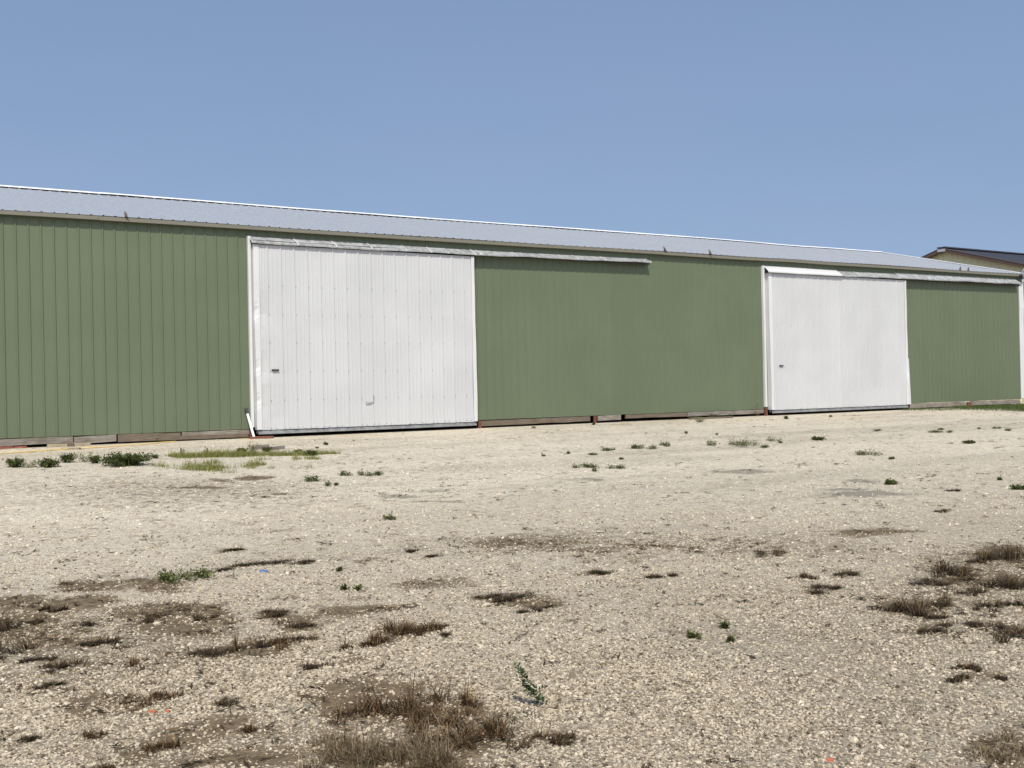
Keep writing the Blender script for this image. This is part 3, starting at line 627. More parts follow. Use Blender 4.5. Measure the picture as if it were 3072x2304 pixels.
def ground_material():
    m = NT('limestone_gravel_ground')
    tc = m.n('ShaderNodeTexCoord'); P = tc.outputs['Object']
    soil, damp, ochre = m.attr('soil'), m.attr('damp'), m.attr('ochre')
    # pebbles of two sizes
    def cells(scale):
        v = m.n('ShaderNodeTexVoronoi', feature='F1'); v.inputs['Scale'].default_value = scale; m.l(P, v.inputs['Vector'])
        return v
    v1, v2, v3 = cells(48), cells(95), cells(22)
    b1 = m.n('ShaderNodeSeparateColor'); m.l(v1.outputs['Color'], b1.inputs[0])
    b2 = m.n('ShaderNodeSeparateColor'); m.l(v2.outputs['Color'], b2.inputs[0])
    b3 = m.n('ShaderNodeSeparateColor'); m.l(v3.outputs['Color'], b3.inputs[0])
    pal = [(0.0, (0.26, 0.22, 0.16)), (0.18, (0.43, 0.375, 0.285)), (0.55, (0.53, 0.472, 0.37)), (0.86, (0.59, 0.532, 0.425)), (1.0, (0.70, 0.65, 0.55))]
    c1, c2 = m.ramp(b1.outputs[0], pal), m.ramp(b2.outputs[0], pal)
    stones = m.mix(0.45, c1, c2)
    big = m.ramp(b3.outputs[1], [(0.90, 0.0), (0.94, 1.0)])
    stones = m.mix(m.math('MULTIPLY', big, m.ramp(v3.outputs['Distance'], [(0.25, 1.0), (0.42, 0.0)])), stones, m.ramp(b3.outputs[2], [(0.0, (0.14, 0.12, 0.09)), (0.45, (0.28, 0.24, 0.18)), (0.6, (0.52, 0.47, 0.38)), (1.0, (0.64, 0.59, 0.5))]))
    # dust: fine pale fines that fill the driven lanes
    n1 = m.noise(P, 0.33, 4, 0.6)
    lane = m.coord((0.10, 0.55, 1.0)); n2 = m.noise(lane, 1.4, 4, 0.55)
    dustf = m.ramp(m.math('ADD', m.math('MULTIPLY', n1, 0.45), m.math('MULTIPLY', n2, 0.55)), [(0.40, 0.0), (0.60, 1.0)])
    dfine = m.noise(P, 40, 6, 0.7)
    dust = m.mix(dfine, (0.50, 0.44, 0.338), (0.62, 0.555, 0.435))
    sep = m.n('ShaderNodeSeparateXYZ'); m.l(P, sep.inputs[0])
    col = m.mix(m.math('MULTIPLY', dustf, 0.62), stones, dust)
    col = m.mix(m.math('MULTIPLY', m.ramp(n2, [(0.36, 1.0), (0.50, 0.0)]), 0.42), col, m.mix(dfine, (0.30, 0.265, 0.205), (0.42, 0.375, 0.295)))
    # away from the driven lanes by the shed the gravel is coarser, older, dirtier, and darkened to paint shade between stones
    old_gap_shade = m.math('ADD', m.math('MULTIPLY', sep.outputs[1], -0.09), m.math('MULTIPLY', n1, 0.9))
    col = m.mix(m.math('MULTIPLY', m.ramp(m.math('SUBTRACT', old_gap_shade, 1.40), [(0.0, 0.0), (0.9, 1.0)]), 0.80), col, m.mix(b2.outputs[0], (0.045, 0.034, 0.022), (0.31, 0.255, 0.185)))
    # grubby mid-tone mottling
    mot = m.noise(P, 1.9, 6, 0.7)
    col = m.mix(m.math('MULTIPLY', m.ramp(mot, [(0.50, 0.0), (0.74, 1.0)]), 0.40), col, (0.30, 0.255, 0.19))
    flk = m.noise(P, 3.2, 6, 0.72); clu = m.noise(m.coord((0.25, 0.5, 1.0)), 1.0, 3, 0.5)
    col = m.mix(m.math('MULTIPLY', m.math('MULTIPLY', m.ramp(flk, [(0.57, 0.0), (0.66, 1.0)]), m.ramp(clu, [(0.38, 0.0), (0.56, 1.0)])), 0.85), col, (0.185, 0.145, 0.095))
    spk = m.noise(P, 15, 3, 0.6)
    col = m.mix(m.math('MULTIPLY', m.ramp(spk, [(0.68, 0.0), (0.74, 1.0)]), 0.6), col, (0.20, 0.165, 0.115))
    # soil, damp, ochre (real ground cover differences); edges broken up by noise
    br = m.noise(P, 11, 6, 0.75); br2 = m.noise(P, 45, 4, 0.7)
    e = m.math('ADD', m.math('MULTIPLY', br, 0.6), m.math('MULTIPLY', br2, 0.4))
    def edge(a, lo, hi):
        return m.ramp(m.math('ADD', a, m.math('MULTIPLY', m.math('SUBTRACT', e, 0.5), 2.2)), [(lo, 0.0), (hi, 1.0)])
    soilc = m.mix(m.ramp(m.noise(P, 19, 7, 0.75), [(0.30, 0.0), (0.68, 1.0)]), (0.040, 0.028, 0.015), (0.21, 0.155, 0.09))
    col = m.mix(m.math('MULTIPLY', edge(soil, -0.02 + 0.02, 0.32), 0.97), col, soilc)
    col = m.mix(m.math('MULTIPLY', edge(damp, 0.18, 0.62), 0.75), col, (0.165, 0.145, 0.115))
    col = m.mix(m.math('MULTIPLY', edge(ochre, 0.30, 0.85), 0.5), col, (0.50, 0.36, 0.16))
    h = m.math('ADD', m.math('MULTIPLY', v1.outputs['Distance'], -1.0), m.math('MULTIPLY', v2.outputs['Distance'], -0.5))
    h = m.math('MULTIPLY', h, m.math('SUBTRACT', 1.0, m.math('MULTIPLY', dustf, 0.55)))
    nb = m.bump(h, 0.75, 0.016)
    nb = m.bump(m.noise(P, 130, 3), 0.35, 0.004, nb)
    return m.set(Base_Color=col, Roughness=0.93, Specular_IOR_Level=0.2, Normal=nb)

M['ground'] = ground_material()
ground = np_mesh('ground', np.stack([fx, fy, GZ], -1), Q, M['ground'], attrs={'soil': s0, 'damp': d0, 'ochre': o0})
ground.data.polygons.foreach_set('use_smooth', [True] * len(ground.data.polygons))
tag(ground, 'pale limestone gravel yard with brown soil patches and tyre worn lanes', 'ground', kind='structure')

# ------------------------------------------------------------------ loose gravel stones (uncountable): instanced little crushed stones
def gravel_material():
    m = NT('crushed_limestone')
    t = m.attr('tone', 'INSTANCER')
    c = m.ramp(t, [(0.0, (0.06, 0.046, 0.03)), (0.07, (0.16, 0.128, 0.088)), (0.22, (0.29, 0.24, 0.17)), (0.6, (0.42, 0.36, 0.268)), (0.92, (0.53, 0.465, 0.36)), (1.0, (0.64, 0.585, 0.48))])
    nz = m.noise(m.coord(), 2.2, 4)
    c = m.mix(0.35, c, m.mix(nz, (0.22, 0.2, 0.17), (0.8, 0.78, 0.74)), 'OVERLAY')
    return m.set(Base_Color=c, Roughness=0.9, Specular_IOR_Level=0.25)
M['gravel'] = gravel_material()

def scatter(n0, r0, r1, size, spread, half_angle=38.0, lift=0.3, fall=2.3, rc=5.5, thin=True):
    """stones strewn over a wide sector of yard in front of the viewer; density and size change smoothly with distance"""
    th = math.radians(half_angle) * 2
    edges = np.linspace(r0, r1, 60); out_r = []
    for a, b in zip(edges[:-1], edges[1:]):
        m_ = 0.5 * (a + b); dens = n0 * min(1.0, (rc / m_) ** fall)
        k = int(dens * th * (b * b - a * a) / 2); out_r.append(np.sqrt(rng.uniform(a * a, b * b, k)))
    r = np.concatenate(out_r); n = len(r); a = _yaw + np.radians(rng.uniform(-half_angle, half_angle, n))
    x = CAM.x + r * np.sin(a); y = CAM.y + r * np.cos(a)
    ok = (y < -0.12) & (x > -12) & (x < 40)
    x, y, r = x[ok], y[ok], r[ok]
    s, d, _ = soil_masks(x, y)
    if thin:
        dens = fbm(x * 0.8, y * 0.8, 101, 4)
        lane = fbm(x * 0.22, y * 1.1, 131, 3)
        p = np.clip(0.40 + 1.5 * (dens - 0.25), 0.15, 1) * np.clip(1.5 - 1.3 * lane, 0.2, 1)
        p = np.maximum(p, 0.5 * np.clip((8 - r) / 3, 0, 1))
    else: p = np.ones_like(x)
    p = p * (1 - 0.9 * np.clip(np.maximum(s, d * 0.8) * 2.2 - 0.15, 0, 1) * np.clip(fbm(x * 5, y * 5, 313, 3) * 3.2 - 0.6, 0.25, 1))
    ok = rng.uniform(0, 1, len(x)) < p
    x, y, r = x[ok], y[ok], r[ok]
    sc = size * (np.maximum(r, 4.0) / 5.0) ** 0.22 * np.minimum(np.exp(rng.normal(0, spread, len(x))), 2.2)
    z = ground_z(x, y) + sc * lift * rng.uniform(-0.6, 1.3, len(x))
    return np.stack([x, y, z], -1), sc

sets = [scatter(10000, 2.7, 24.0, 0.0046, 0.42, fall=3.4),
        scatter(36, 2.7, 16.0, 0.0105, 0.32, lift=0.2, thin=False, fall=2.4)]
SP = np.concatenate([a for a, b in sets]); SS = np.concatenate([b for a, b in sets])
npt = len(SP)
SR = np.hypot(SP[:, 0] - CAM.x, SP[:, 1] - CAM.y)
gm = bpy.data.meshes.new('gravel_stones')
gm.vertices.add(npt)
gm.vertices.foreach_set('co', SP.astype(np.float32).ravel())
a = gm.attributes.new('scl', 'FLOAT', 'POINT'); a.data.foreach_set('value', SS.astype(np.float32))
a = gm.attributes.new('tone', 'FLOAT', 'POINT'); a.data.foreach_set('value', np.where(rng.uniform(0, 1, npt) < 0.24 * np.clip(1.6 - SR / 8.0, 0.15, 1), rng.uniform(0, 0.13, npt), np.clip(rng.beta(2.0, 1.8, npt) + np.clip((SR - 7) / 30, 0, 0.25), 0, 1)).astype(np.float32))  # dark stones, commoner up close, also stand in for shaded gaps
a = gm.attributes.new('variant', 'INT', 'POINT'); a.data.foreach_set('value', rng.integers(0, 5, npt).astype(np.int32))
a = gm.attributes.new('turn', 'FLOAT_VECTOR', 'POINT')
a.data.foreach_set('vector', np.stack([rng.normal(0, 0.35, npt), rng.normal(0, 0.35, npt), rng.uniform(0, 6.283, npt)], -1).astype(np.float32).ravel())
gravel = bpy.data.objects.new('gravel_stones', gm)
C.objects.link(gravel)
tag(gravel, 'loose crushed pale limestone stones strewn over the yard', 'gravel', kind='stuff')
ng = bpy.data.node_groups.new('gravel_instances', 'GeometryNodeTree')
ng.interface.new_socket('Geometry', in_out='INPUT', socket_type='NodeSocketGeometry')
ng.interface.new_socket('Geometry', in_out='OUTPUT', socket_type='NodeSocketGeometry')
N = ng.nodes
gi, go = N.new('NodeGroupInput'), N.new('NodeGroupOutput')
join = N.new('GeometryNodeGeometryToInstance')
for k in range(5):
    ico = N.new('GeometryNodeMeshIcoSphere'); ico.inputs['Radius'].default_value = 1.0; ico.inputs['Subdivisions'].default_value = 2 if k < 3 else 1
    sp = N.new('GeometryNodeSetPosition'); nt = N.new('ShaderNodeTexNoise'); nt.noise_dimensions = '4D'
    nt.inputs['Scale'].default_value = 0.9; nt.inputs['Detail'].default_value = 1.5; nt.inputs['W'].default_value = 3.7 * k + 1.3
    vm = N.new('ShaderNodeVectorMath'); vm.operation = 'SUBTRACT'; vm.inputs[1].default_value = (0.5, 0.5, 0.5)
    vsn = N.new('ShaderNodeVectorMath'); vsn.operation = 'SCALE'; vsn.inputs['Scale'].default_value = 1.7
    ng.links.new(nt.outputs['Color'], vm.inputs[0]); ng.links.new(vm.outputs[0], vsn.inputs[0]); ng.links.new(vsn.outputs[0], sp.inputs['Offset'])
    ng.links.new(ico.outputs[0], sp.inputs[0])
    tr = N.new('GeometryNodeTransform')
    tr.inputs['Scale'].default_value = [(1.25, 0.9, 0.62), (1.0, 0.8, 0.7), (1.35, 0.75, 0.5), (1.0, 0.9, 0.75), (1.2, 0.85, 0.6)][k]
    sm = N.new('GeometryNodeSetMaterial'); sm.inputs['Material'].default_value = M['gravel']
    ng.links.new(sp.outputs[0], tr.inputs[0]); ng.links.new(tr.outputs[0], sm.inputs[0]); ng.links.new(sm.outputs[0], join.inputs[0])
iop = N.new('GeometryNodeInstanceOnPoints'); iop.inputs['Pick Instance'].default_value = True
def named(typ, nm):
    n = N.new('GeometryNodeInputNamedAttribute'); n.data_type = typ; n.inputs['Name'].default_value = nm
    return n.outputs['Attribute']
ng.links.new(gi.outputs[0], iop.inputs['Points']); ng.links.new(join.outputs[0], iop.inputs['Instance'])
ng.links.new(named('INT', 'variant'), iop.inputs['Instance Index'])
ng.links.new(named('FLOAT_VECTOR', 'turn'), iop.inputs['Rotation'])
ng.links.new(named('FLOAT', 'scl'), iop.inputs['Scale'])
ng.links.new(iop.outputs[0], go.inputs[0])
md = gravel.modifiers.new('instances', 'NODES'); md.node_group = ng

# ------------------------------------------------------------------ the long green shed
PITCH = 0.2286                       # nine inch rib spacing of wall and roof sheets
S0, S1 = -9.144, 33.06               # ends of the wall along x
EAVE_Y, RIDGE_Y = -0.12, 6.05
def sag(s):                          # the old frame is not quite straight
    return 0.006 * math.sin(s * 0.55) + 0.022 * math.exp(-((s - 21.3) / 1.1) ** 2) - 0.008 * math.exp(-((s - 12) / 2.0) ** 2)
def eave_z(s): return 4.447 + 0.0030 * s + sag(s)
def ridge_z(s): return 6.015 + 0.0022 * s + 0.012 * math.sin(s * 0.31 + 1) - 0.02 * math.exp(-((s - 28) / 1.5) ** 2)
RIB_H, RIB_B, RIB_T = 0.018, 0.025, 0.009     # rib height, half base, half top

def rib_profile(width, ribs, h=RIB_H, rb=RIB_B, rt=RIB_T, lap=True, minor=None, minor_h=0.003):
    """profile points (s, off) across one sheet; ribs are centre positions, last rib laps over the neighbour"""
    pts = []
    for i, c in enumerate(ribs):
        e = 0.002 if (lap and i == len(ribs) - 1) else 0.0
        pts += [(c - rb, e if e else 0.0), (c - rt, h + e), (c + rt, h + e), (c + rb, e)]
        if minor and i < len(ribs) - 1:
            n = ribs[i + 1]
            for f in minor:
                q = c + (n - c) * f
                pts += [(q - 0.012, 0.0), (q - 0.006, minor_h), (q + 0.006, minor_h), (q + 0.012, 0.0)]
    return pts

def sheet(name, prof, rows, fn, mat, parent):
    V, Fc, k = [], [], len(prof)
    for r in rows:
        V += [fn(s, o, r) for s, o in prof]
    for i in range(len(rows) - 1):
        for j in range(k - 1):
            Fc.append((i * k + j, i * k + j + 1, (i + 1) * k + j + 1, (i + 1) * k + j))
    return mesh_obj(name, V, Fc, mat, parent)

shed = empty('storage_shed', (12.0, 3.2, -0.06))
tag(shed, 'long green metal storage shed with grey roof and two white sliding doors', 'shed')
def part(o): 
    """keep world placement while hanging a part under the shed"""
    o.parent = shed
    o.matrix_parent_inverse = Matrix.Translation(-Vector(shed.location))
    return o
def sub(o, p):
    o.parent = p
    return o

DOORS = [(4.86, 10.45), (20.22, 26.58)]           # openings
def in_door(a, b):
    for d0_, d1_ in DOORS:
        if a >= d0_ - 0.35 and b <= d1_ + 0.35: return True
    return False

# wall sheets, 36 inches (4 pitches) each
nsheet = int(round((S1 - S0) / (4 * PITCH)))
def wall_sheet(a, b, z0, zt):
    ribs = [a + PITCH * i for i in range(int(round((b - a) / PITCH)) + 1)]
    prof = rib_profile(b - a, ribs)
    tilt = random.uniform(-0.0015, 0.0015)
    return part(sheet('wall_panel', prof, [0, 1], lambda s, o, r: (s, -o - tilt, (z0 + random.uniform(-.003, .003)) * (1 - r) + zt(s) * r), M['green'], None))
ztop = lambda s: eave_z(s) + 0.02
k0 = round(S0 / PITCH); k1 = round(S1 / PITCH)
cuts = list(range(k0, k1, 4)) + [k1]
for a, b in zip(cuts[:-1], cuts[1:]):
    sa, sb = a * PITCH, b * PITCH
    for lo, hi in [(sa, sb)]:
        # split the sheet where a door opening begins or ends (whole ribs)
        ks = list(range(a, b + 1))
        run = []
        def flush(run, z0):
            if len(run) >= 2: wall_sheet(run[0] * PITCH, run[-1] * PITCH, z0, ztop)
        seg, state = [ks[0]], None
        for q in ks[1:]:
            mid = (q - 0.5) * PITCH
            st = any(d[0] + 0.05 < mid < d[1] - 0.05 for d in DOORS)
            if state is None: state = st
            if st != state:
                flush(seg, 4.00 if state else 0.135); seg = [q - 1]; state = st
            seg.append(q)
        flush(seg, 4.00 if state else 0.135)

# roof sheets on the front slope
NV = Vector((0, -(6.03 - 4.47), RIDGE_Y - EAVE_Y)).normalized()
def roof_pt(s, o, r):
    y = EAVE_Y - 0.008 + (RIDGE_Y - EAVE_Y + 0.008) * r
    ze, zr = eave_z(s) + 0.035, ridge_z(s)
    z = ze + (zr - ze) * r + 0.006 * math.sin(r * 9 + s * 0.8)
    return (s, y + NV.y * o, z + NV.z * o)
rcuts = list(range(k0 - 1, k1, 4)) + [k1]
for a, b in zip(rcuts[:-1], rcuts[1:]):
    if b - a < 1: continue
    ribs = [PITCH * q for q in range(a, b + 1)]
    part(sheet('roof_panel', rib_profile(0, ribs, 0.015, 0.024, 0.010), [0, 0.25, 0.5, 0.75, 1.0], roof_pt, M['roof'], None))
for a, b in zip(rcuts[::6], rcuts[6::6] + [rcuts[-1]]):
    if b <= a: continue
    ribs = [PITCH * q for q in range(a, b + 1)]
    part(sheet('roof_panel', rib_profile(0, ribs), [0, 1.0], lambda s, o, r: (s, 2 * RIDGE_Y - roof_pt(s, o, r)[1], roof_pt(s, o, r)[2]), M['roof'], None))
# ridge cap in lapped lengths; it rides on the ribs so dark gaps show beneath it
rs = list(np.arange(S0 - 0.2, S1 + 0.1, 3.1)) + [S1 + 0.12]
for i, (a, b) in enumerate(zip(rs[:-1], rs[1:])):
    mb = MB(); e = 0.0 if i % 2 else 0.004
    rows = []
    for s in np.linspace(a, b + (0.12 if i < len(rs) - 2 else 0), 6):
        zr = ridge_z(s); j = random.uniform(-.004, .004); rows.append([(s, RIDGE_Y - 0.20, zr - 0.014 + e + j), (s, RIDGE_Y - 0.185, zr - 0.008 + e + j), (s, RIDGE_Y - 0.02, zr + 0.050 + e), (s, RIDGE_Y + 0.02, zr + 0.050 + e), (s, RIDGE_Y + 0.2, zr - 0.024 + e)])
    mb.strip(None, rows)
    part(mb.build('ridge_cap', M['ridge']))
# eave trim in lengths
es = list(np.arange(S0 - 0.1, S1 - 1.0, 3.66)) + [S1 + 0.08]
for i, (a, b) in enumerate(zip(es[:-1], es[1:])):
    rows = []; dz = random.uniform(-0.006, 0.006)
    for s in np.linspace(a, b - 0.004, 7):
        ze = eave_z(s) + dz
        rows.append([(s, -0.005, ze + 0.020), (s, EAVE_Y, ze + 0.030), (s, EAVE_Y - 0.006, ze - 0.048), (s, EAVE_Y + 0.018, ze - 0.056), (s, -0.005, ze - 0.030)])
    part(MB().strip(None, rows).build('eave_trim', M['eave']))
# rake trim at the right gable, gable and back walls
def rake(x, front):
    rows = []
    ys = np.linspace(EAVE_Y - 0.05, RIDGE_Y, 6) if front else np.linspace(RIDGE_Y, 2 * RIDGE_Y + 0.15, 6)
    for y in ys:
        t = (y - EAVE_Y) / (RIDGE_Y - EAVE_Y) if front else (2 * RIDGE_Y - EAVE_Y - y) / (RIDGE_Y - EAVE_Y)
        z = eave_z(x) + 0.035 + (ridge_z(x) - eave_z(x) - 0.035) * t
        d = 1 if x > 0 else -1
        rows.append([(x - 0.14 * d, y, z + 0.022), (x - 0.13 * d, y, z + 0.036), (x + 0.05 * d, y, z + 0.042), (x + 0.055 * d, y, z - 0.11), (x + 0.02 * d, y, z - 0.115)])
    return part(MB().strip(None, rows).build('rake_trim', M['white_trim']))
for x in (S1 + 0.15, S0 - 0.15):
    rake(x, True); rake(x, False)
def gable(x):
    n = 12; V, Fc = [], []
    ys = np.linspace(0.02, 2 * RIDGE_Y - 0.02, n * 2 + 1)
    for y in ys:
        t = 1 - abs(y - RIDGE_Y) / (RIDGE_Y - EAVE_Y)
        V += [(x, y, 0.13), (x, y, eave_z(x) + (ridge_z(x) - eave_z(x)) * t)]
    for i in range(len(ys) - 1): Fc.append((2 * i, 2 * i + 2, 2 * i + 3, 2 * i + 1))
    part(mesh_obj('gable_wall', V, Fc, M['green']))
gable(S1 + 0.005); gable(S0 - 0.005)
part(MB().box((S0, 2 * RIDGE_Y - 0.03, -0.06), (S1, 2 * RIDGE_Y, 4.46)).build('back_wall', M['green']))
part(MB().box((S0, 0.35, -0.14), (S1, 2 * RIDGE_Y - 0.05, -0.045)).build('dirt_floor', M['dark']))

# skirt boards under the sheets: each plank a part, weathered and uneven
def plank(x0, x1, z0, z1, y0, mat, tz=0.0, name='skirt_board'):
    rows = []; n = max(3, int((x1 - x0) / 0.35))
    mb = MB(); V = []; 
    for i, s in enumerate(np.linspace(x0, x1, n)):
        j = random.uniform(-.006, .006); zz = tz * (i / (n - 1) - 0.5)
        b = z0 + zz + random.uniform(-.008, .008); t = z1 + zz + j * 0.5
        rows.append([(s, y0 + 0.04, t), (s, y0 + 0.003, t), (s, y0, t - 0.006), (s, y0 + j * 0.3, b + 0.006), (s, y0 + 0.003, b), (s, y0 + 0.04, b), (s, y0 + 0.04, t)])
    mb.strip(None, rows)
    n0 = len(mb.v); k = 7
    mb.f.append([0, 1, 2, 3, 4, 5]); mb.f.append([n0 - k + i for i in (5, 4, 3, 2, 1, 0)])
    return part(mb.build(name, mat))
for x0, x1, z0, z1, y0, mt, tz in [
    (-9.1, -5.5, -0.04, 0.125, -0.012, 'wood', 0), (-5.48, -1.9, -0.03, 0.12, -0.010, 'wood', 0.01), (-1.88, 1.20, -0.01, 0.118, -0.014, 'wood', 0.015), (1.22, 2.02, -0.02, 0.12, -0.012, 'wood', 0.02),
    (2.05, 3.30, 0.02, 0.124, -0.008, 'wood_dark', -0.01), (2.05, 4.74, -0.035, 0.05, -0.022, 'wood_dark', -0.01), (3.33, 4.76, 0.01, 0.122, -0.010, 'wood', 0.0),
    (10.56, 13.86, -0.01, 0.118, -0.024, 'wood_dark', 0.01), (14.10, 14.86, 0.0, 0.128, -0.045, 'wood', 0.012), (15.05, 17.2, 0.02, 0.125, -0.006, 'wood_dark', 0.0), (17.23, 20.18, 0.01, 0.124, -0.010, 'wood', 0.0),
    (26.72, 29.72, -0.03, 0.126, -0.020, 'wood', 0.01), (30.05, 32.9, -0.02, 0.124, -0.016, 'wood', 0.0), (29.5, 30.3, -0.03, 0.05, -0.012, 'wood', 0)]:
    plank(x0, x1, z0, z1, y0, M[mt], tz)
# rusty steel posts and brackets standing in the skirt line
for x, w, h, y in [(14.0, 0.07, 0.15, -0.06), (20.23, 0.09, 0.20, -0.07), (26.68, 0.08, 0.17, -0.07), (29.9, 0.22, 0.13, -0.05), (10.50, 0.08, 0.14, -0.06), (4.79, 0.06, 0.14, -0.05)]:
    mb = MB(); mb.box((x - w / 2, y, -0.10), (x + w / 2, y + 0.045, h - 0.02), 0.003); mb.box((x - w / 2 + 0.012, y - 0.022, -0.10), (x - w / 2 + 0.022, y + 0.002, h - 0.03), 0.002)
    mb.tube([(x + w * 0.2, y - 0.012, h * 0.35), (x + w * 0.2, y + 0.01, h * 0.35)], 0.012, 6)
    part(mb.build('rusty_post_foot', M['rust']))

# ------------------------------------------------------------------ sliding doors
def sliding_door(x0, x1, z0, z1, first_rib, dents, tear, seed):
    random.seed(seed)
    d = part(MB().box((x0 + 0.02, -0.085, z0 - 0.07), (x1 - 0.02, -0.065, z1 - 0.02)).build('sliding_door', M['rail']))
    d['label'] = 'white ribbed sliding door'
    yf = -0.145
    DP = 0.3048
    ribs = [first_rib + DP * i for i in range(int((x1 - 0.05 - first_rib) / DP) + 1)]
    bounds = [x0 + 0.10] + ribs[3::3] + [x1 - 0.09]
    if bounds[-1] - bounds[-2] < 0.3: del bounds[-2]
    zrows = np.linspace(0, 1, 17)
    for a, b in zip(bounds[:-1], bounds[1:]):
        pts = []
        cs = [r for r in ribs if a - 0.02 <= r <= b + 0.02]
        prev = a
        pts.append((a, 0.0))
        for r in cs:
            if r - prev > 0.2 or r == cs[0]:
                for f in (0.34, 0.66):
                    q = prev + (r - prev) * f
                    if r - prev > 0.15: pts += [(q - 0.016, 0.0), (q - 0.008, 0.0035), (q + 0.008, 0.0035), (q + 0.016, 0.0)]
            lap = 0.002 if abs(r - b) < 0.02 else 0.0
            pts += [(r - 0.026, lap), (r - 0.011, 0.019 + lap), (r + 0.011, 0.019 + lap), (r + 0.026, lap)]
            prev = r
        if b - prev > 0.05: pts.append((b, 0.0))
        pts = sorted(pts, key=lambda p: p[0])
        ph = random.uniform(0, 6)
        def fn(s, o, r, ph=ph):
            z = z0 + (z1 - z0) * r
            y = yf - o - 0.0025 * math.sin(z * 2.3 + ph) * math.sin(s * 3.0 + ph)
            for (dx, dz_, rad, dep) in dents:
                y += dep * math.exp(-(((s - dx) / rad) ** 2 + ((z - dz_) / rad) ** 2))
            if r == 0: z += random.uniform(-.004, .004)
            return (s, y, z)
        sub(sheet('door_panel', pts, zrows, fn, M['white'], None), d)
    # folded edge trims, wrinkled where they were hit
    for side, (e0, e1) in enumerate(((x0, x0 + 0.115), (x1 - 0.085, x1))):
        rows = []
        for i, z in enumerate(np.linspace(z0 + 0.01, z1 - 0.005, 40)):
            w = 0.0
            for (dx, dz_, rad, dep) in dents:
                if abs(dx - (e0 + e1) / 2) < 0.25: w += dep * 0.9 * math.exp(-((z - dz_) / (rad * 0.45)) ** 2)
            wob = 0.004 * math.sin(z * 5.1 + side) + random.uniform(-.0012, .0012)
            out = 0.012 * math.sin(z * 1.3 + 0.6) * (1 if side == 0 else 0.6)
            o0, o1 = (out, 0.0) if side == 0 else (0.0, out)
            if side == 0: rows.append([(e0 + o0, yf + 0.125, z), (e0 + o0 + w * 0.4, yf - 0.020 + wob + w, z), (e1, yf - 0.022 + wob * 0.5, z), (e1 + 0.004, yf - 0.004, z)])
            else: rows.append([(e0 - 0.004, yf - 0.004, z), (e0, yf - 0.022 + wob * 0.5, z), (e1 + o1, yf - 0.020 + wob + w, z), (e1 + o1, yf + 0.06, z)])
        sub(MB().strip(None, rows).build('edge_trim', M['white_trim']), d)
    # bottom rail of galvanised channel with a flared lip
    rows = []
    for s in np.linspace(x0 + 0.03, x1 - 0.02, 12):
        j = random.uniform(-.003, .003)
        rows.append([(s, -0.118, z0 - 0.005), (s, -0.128, z0 - 0.035), (s, -0.160 + j, z0 - 0.050), (s, -0.163 + j, z0 - 0.088), (s, -0.150, z0 - 0.094), (s, -0.10, z0 - 0.094)])
    sub(MB().strip(None, rows).build('bottom_rail', M['rail']), d)
    # screws along the girts
    mb = MB()
    for zr in (0.775, 0.62, 0.467, 0.312, 0.156, 0.004):
        for r in ribs:
            if random.random() < 0.08: continue
            for q in ((r + 0.035,) if zr > 0.01 else (r + 0.035, r + 0.15)):
                zz = z0 + (z1 - z0) * zr + random.uniform(-.012, .012) + 0.012
                mb.tube([(q, yf - 0.0095, zz), (q, yf + 0.002, zz)], 0.0085, 6)
    so = sub(mb.build('screws', M['screw']), d); tag(so, kind='stuff')
    # pull handle: black bar on two feet
    hx, hz = x0 + 0.44, 1.393
    mb = MB()
    mb.tube([(hx - 0.075, yf - 0.035, hz), (hx + 0.075, yf - 0.035, hz)], 0.013, 8)
    for q in (-0.055, 0.055): mb.box((hx + q - 0.012, yf - 0.04, hz - 0.012), (hx + q + 0.012, yf + 0.004, hz + 0.012))
    mb.box((hx - 0.08, yf - 0.006, hz - 0.018), (hx + 0.08, yf + 0.003, hz + 0.018))
    sub(mb.build('handle', M['black']), d)
    if tear:
        tx, tz = tear
        mb = MB()
        prev = None
        pts = [(-0.30, 0.02), (-0.22, 0.022), (-0.19, 0.035), (-0.15, 0.012), (-0.11, 0.02), (-0.06, 0.022), (-0.01, 0.024), (0.0, -0.005), (0.003, 0.10), (0.001, 0.20)]
        for (ax, az), (bx, bz) in zip(pts[2:-1], pts[3:]):
            mb.beam((tx + ax, yf - 0.022, tz + az), (tx + bx, yf - 0.022, tz + bz), 0.007, 0.010, (0, 1, 0.01))
        sub(mb.build('torn_seam', M['tear']), d)
        flap = MB(); rows = []
        for i, (ax, az) in enumerate(pts[2:8]):
            rows.append([(tx + ax, yf - 0.006, tz + az - 0.04), (tx + ax, yf - 0.018 - 0.008 * math.sin(i * 1.7), tz + az - 0.012), (tx + ax, yf - 0.030, tz + az - 0.004)])
        sub(flap.strip(None, rows).build('bent_flap', M['white_trim']), d)
    return d
door_l = sliding_door(4.88, 10.37, 0.105, 4.10, 5.18, [(4.94, 2.62, 0.30, 0.040), (4.94, 1.45, 0.28, 0.040), (4.96, 0.72, 0.25, 0.035), (10.0, 0.95, 0.40, 0.016), (9.6, 0.45, 0.45, 0.014), (5.3, 0.4, 0.28, 0.014), (7.4, 0.7, 0.30, 0.012)], (7.63, 0.61), 3)
door_l['label'] = 'large dented white sliding door, torn near the bottom'
door_r = sliding_door(20.34, 26.555, 0.10, 4.115, 20.60, [(26.5, 1.0, 0.45, -0.03), (21.3, 2.6, 0.3, 0.012), (24.9, 0.6, 0.4, 0.014)], None, 5)
door_r['label'] = 'white sliding door nearer the right end of the shed'
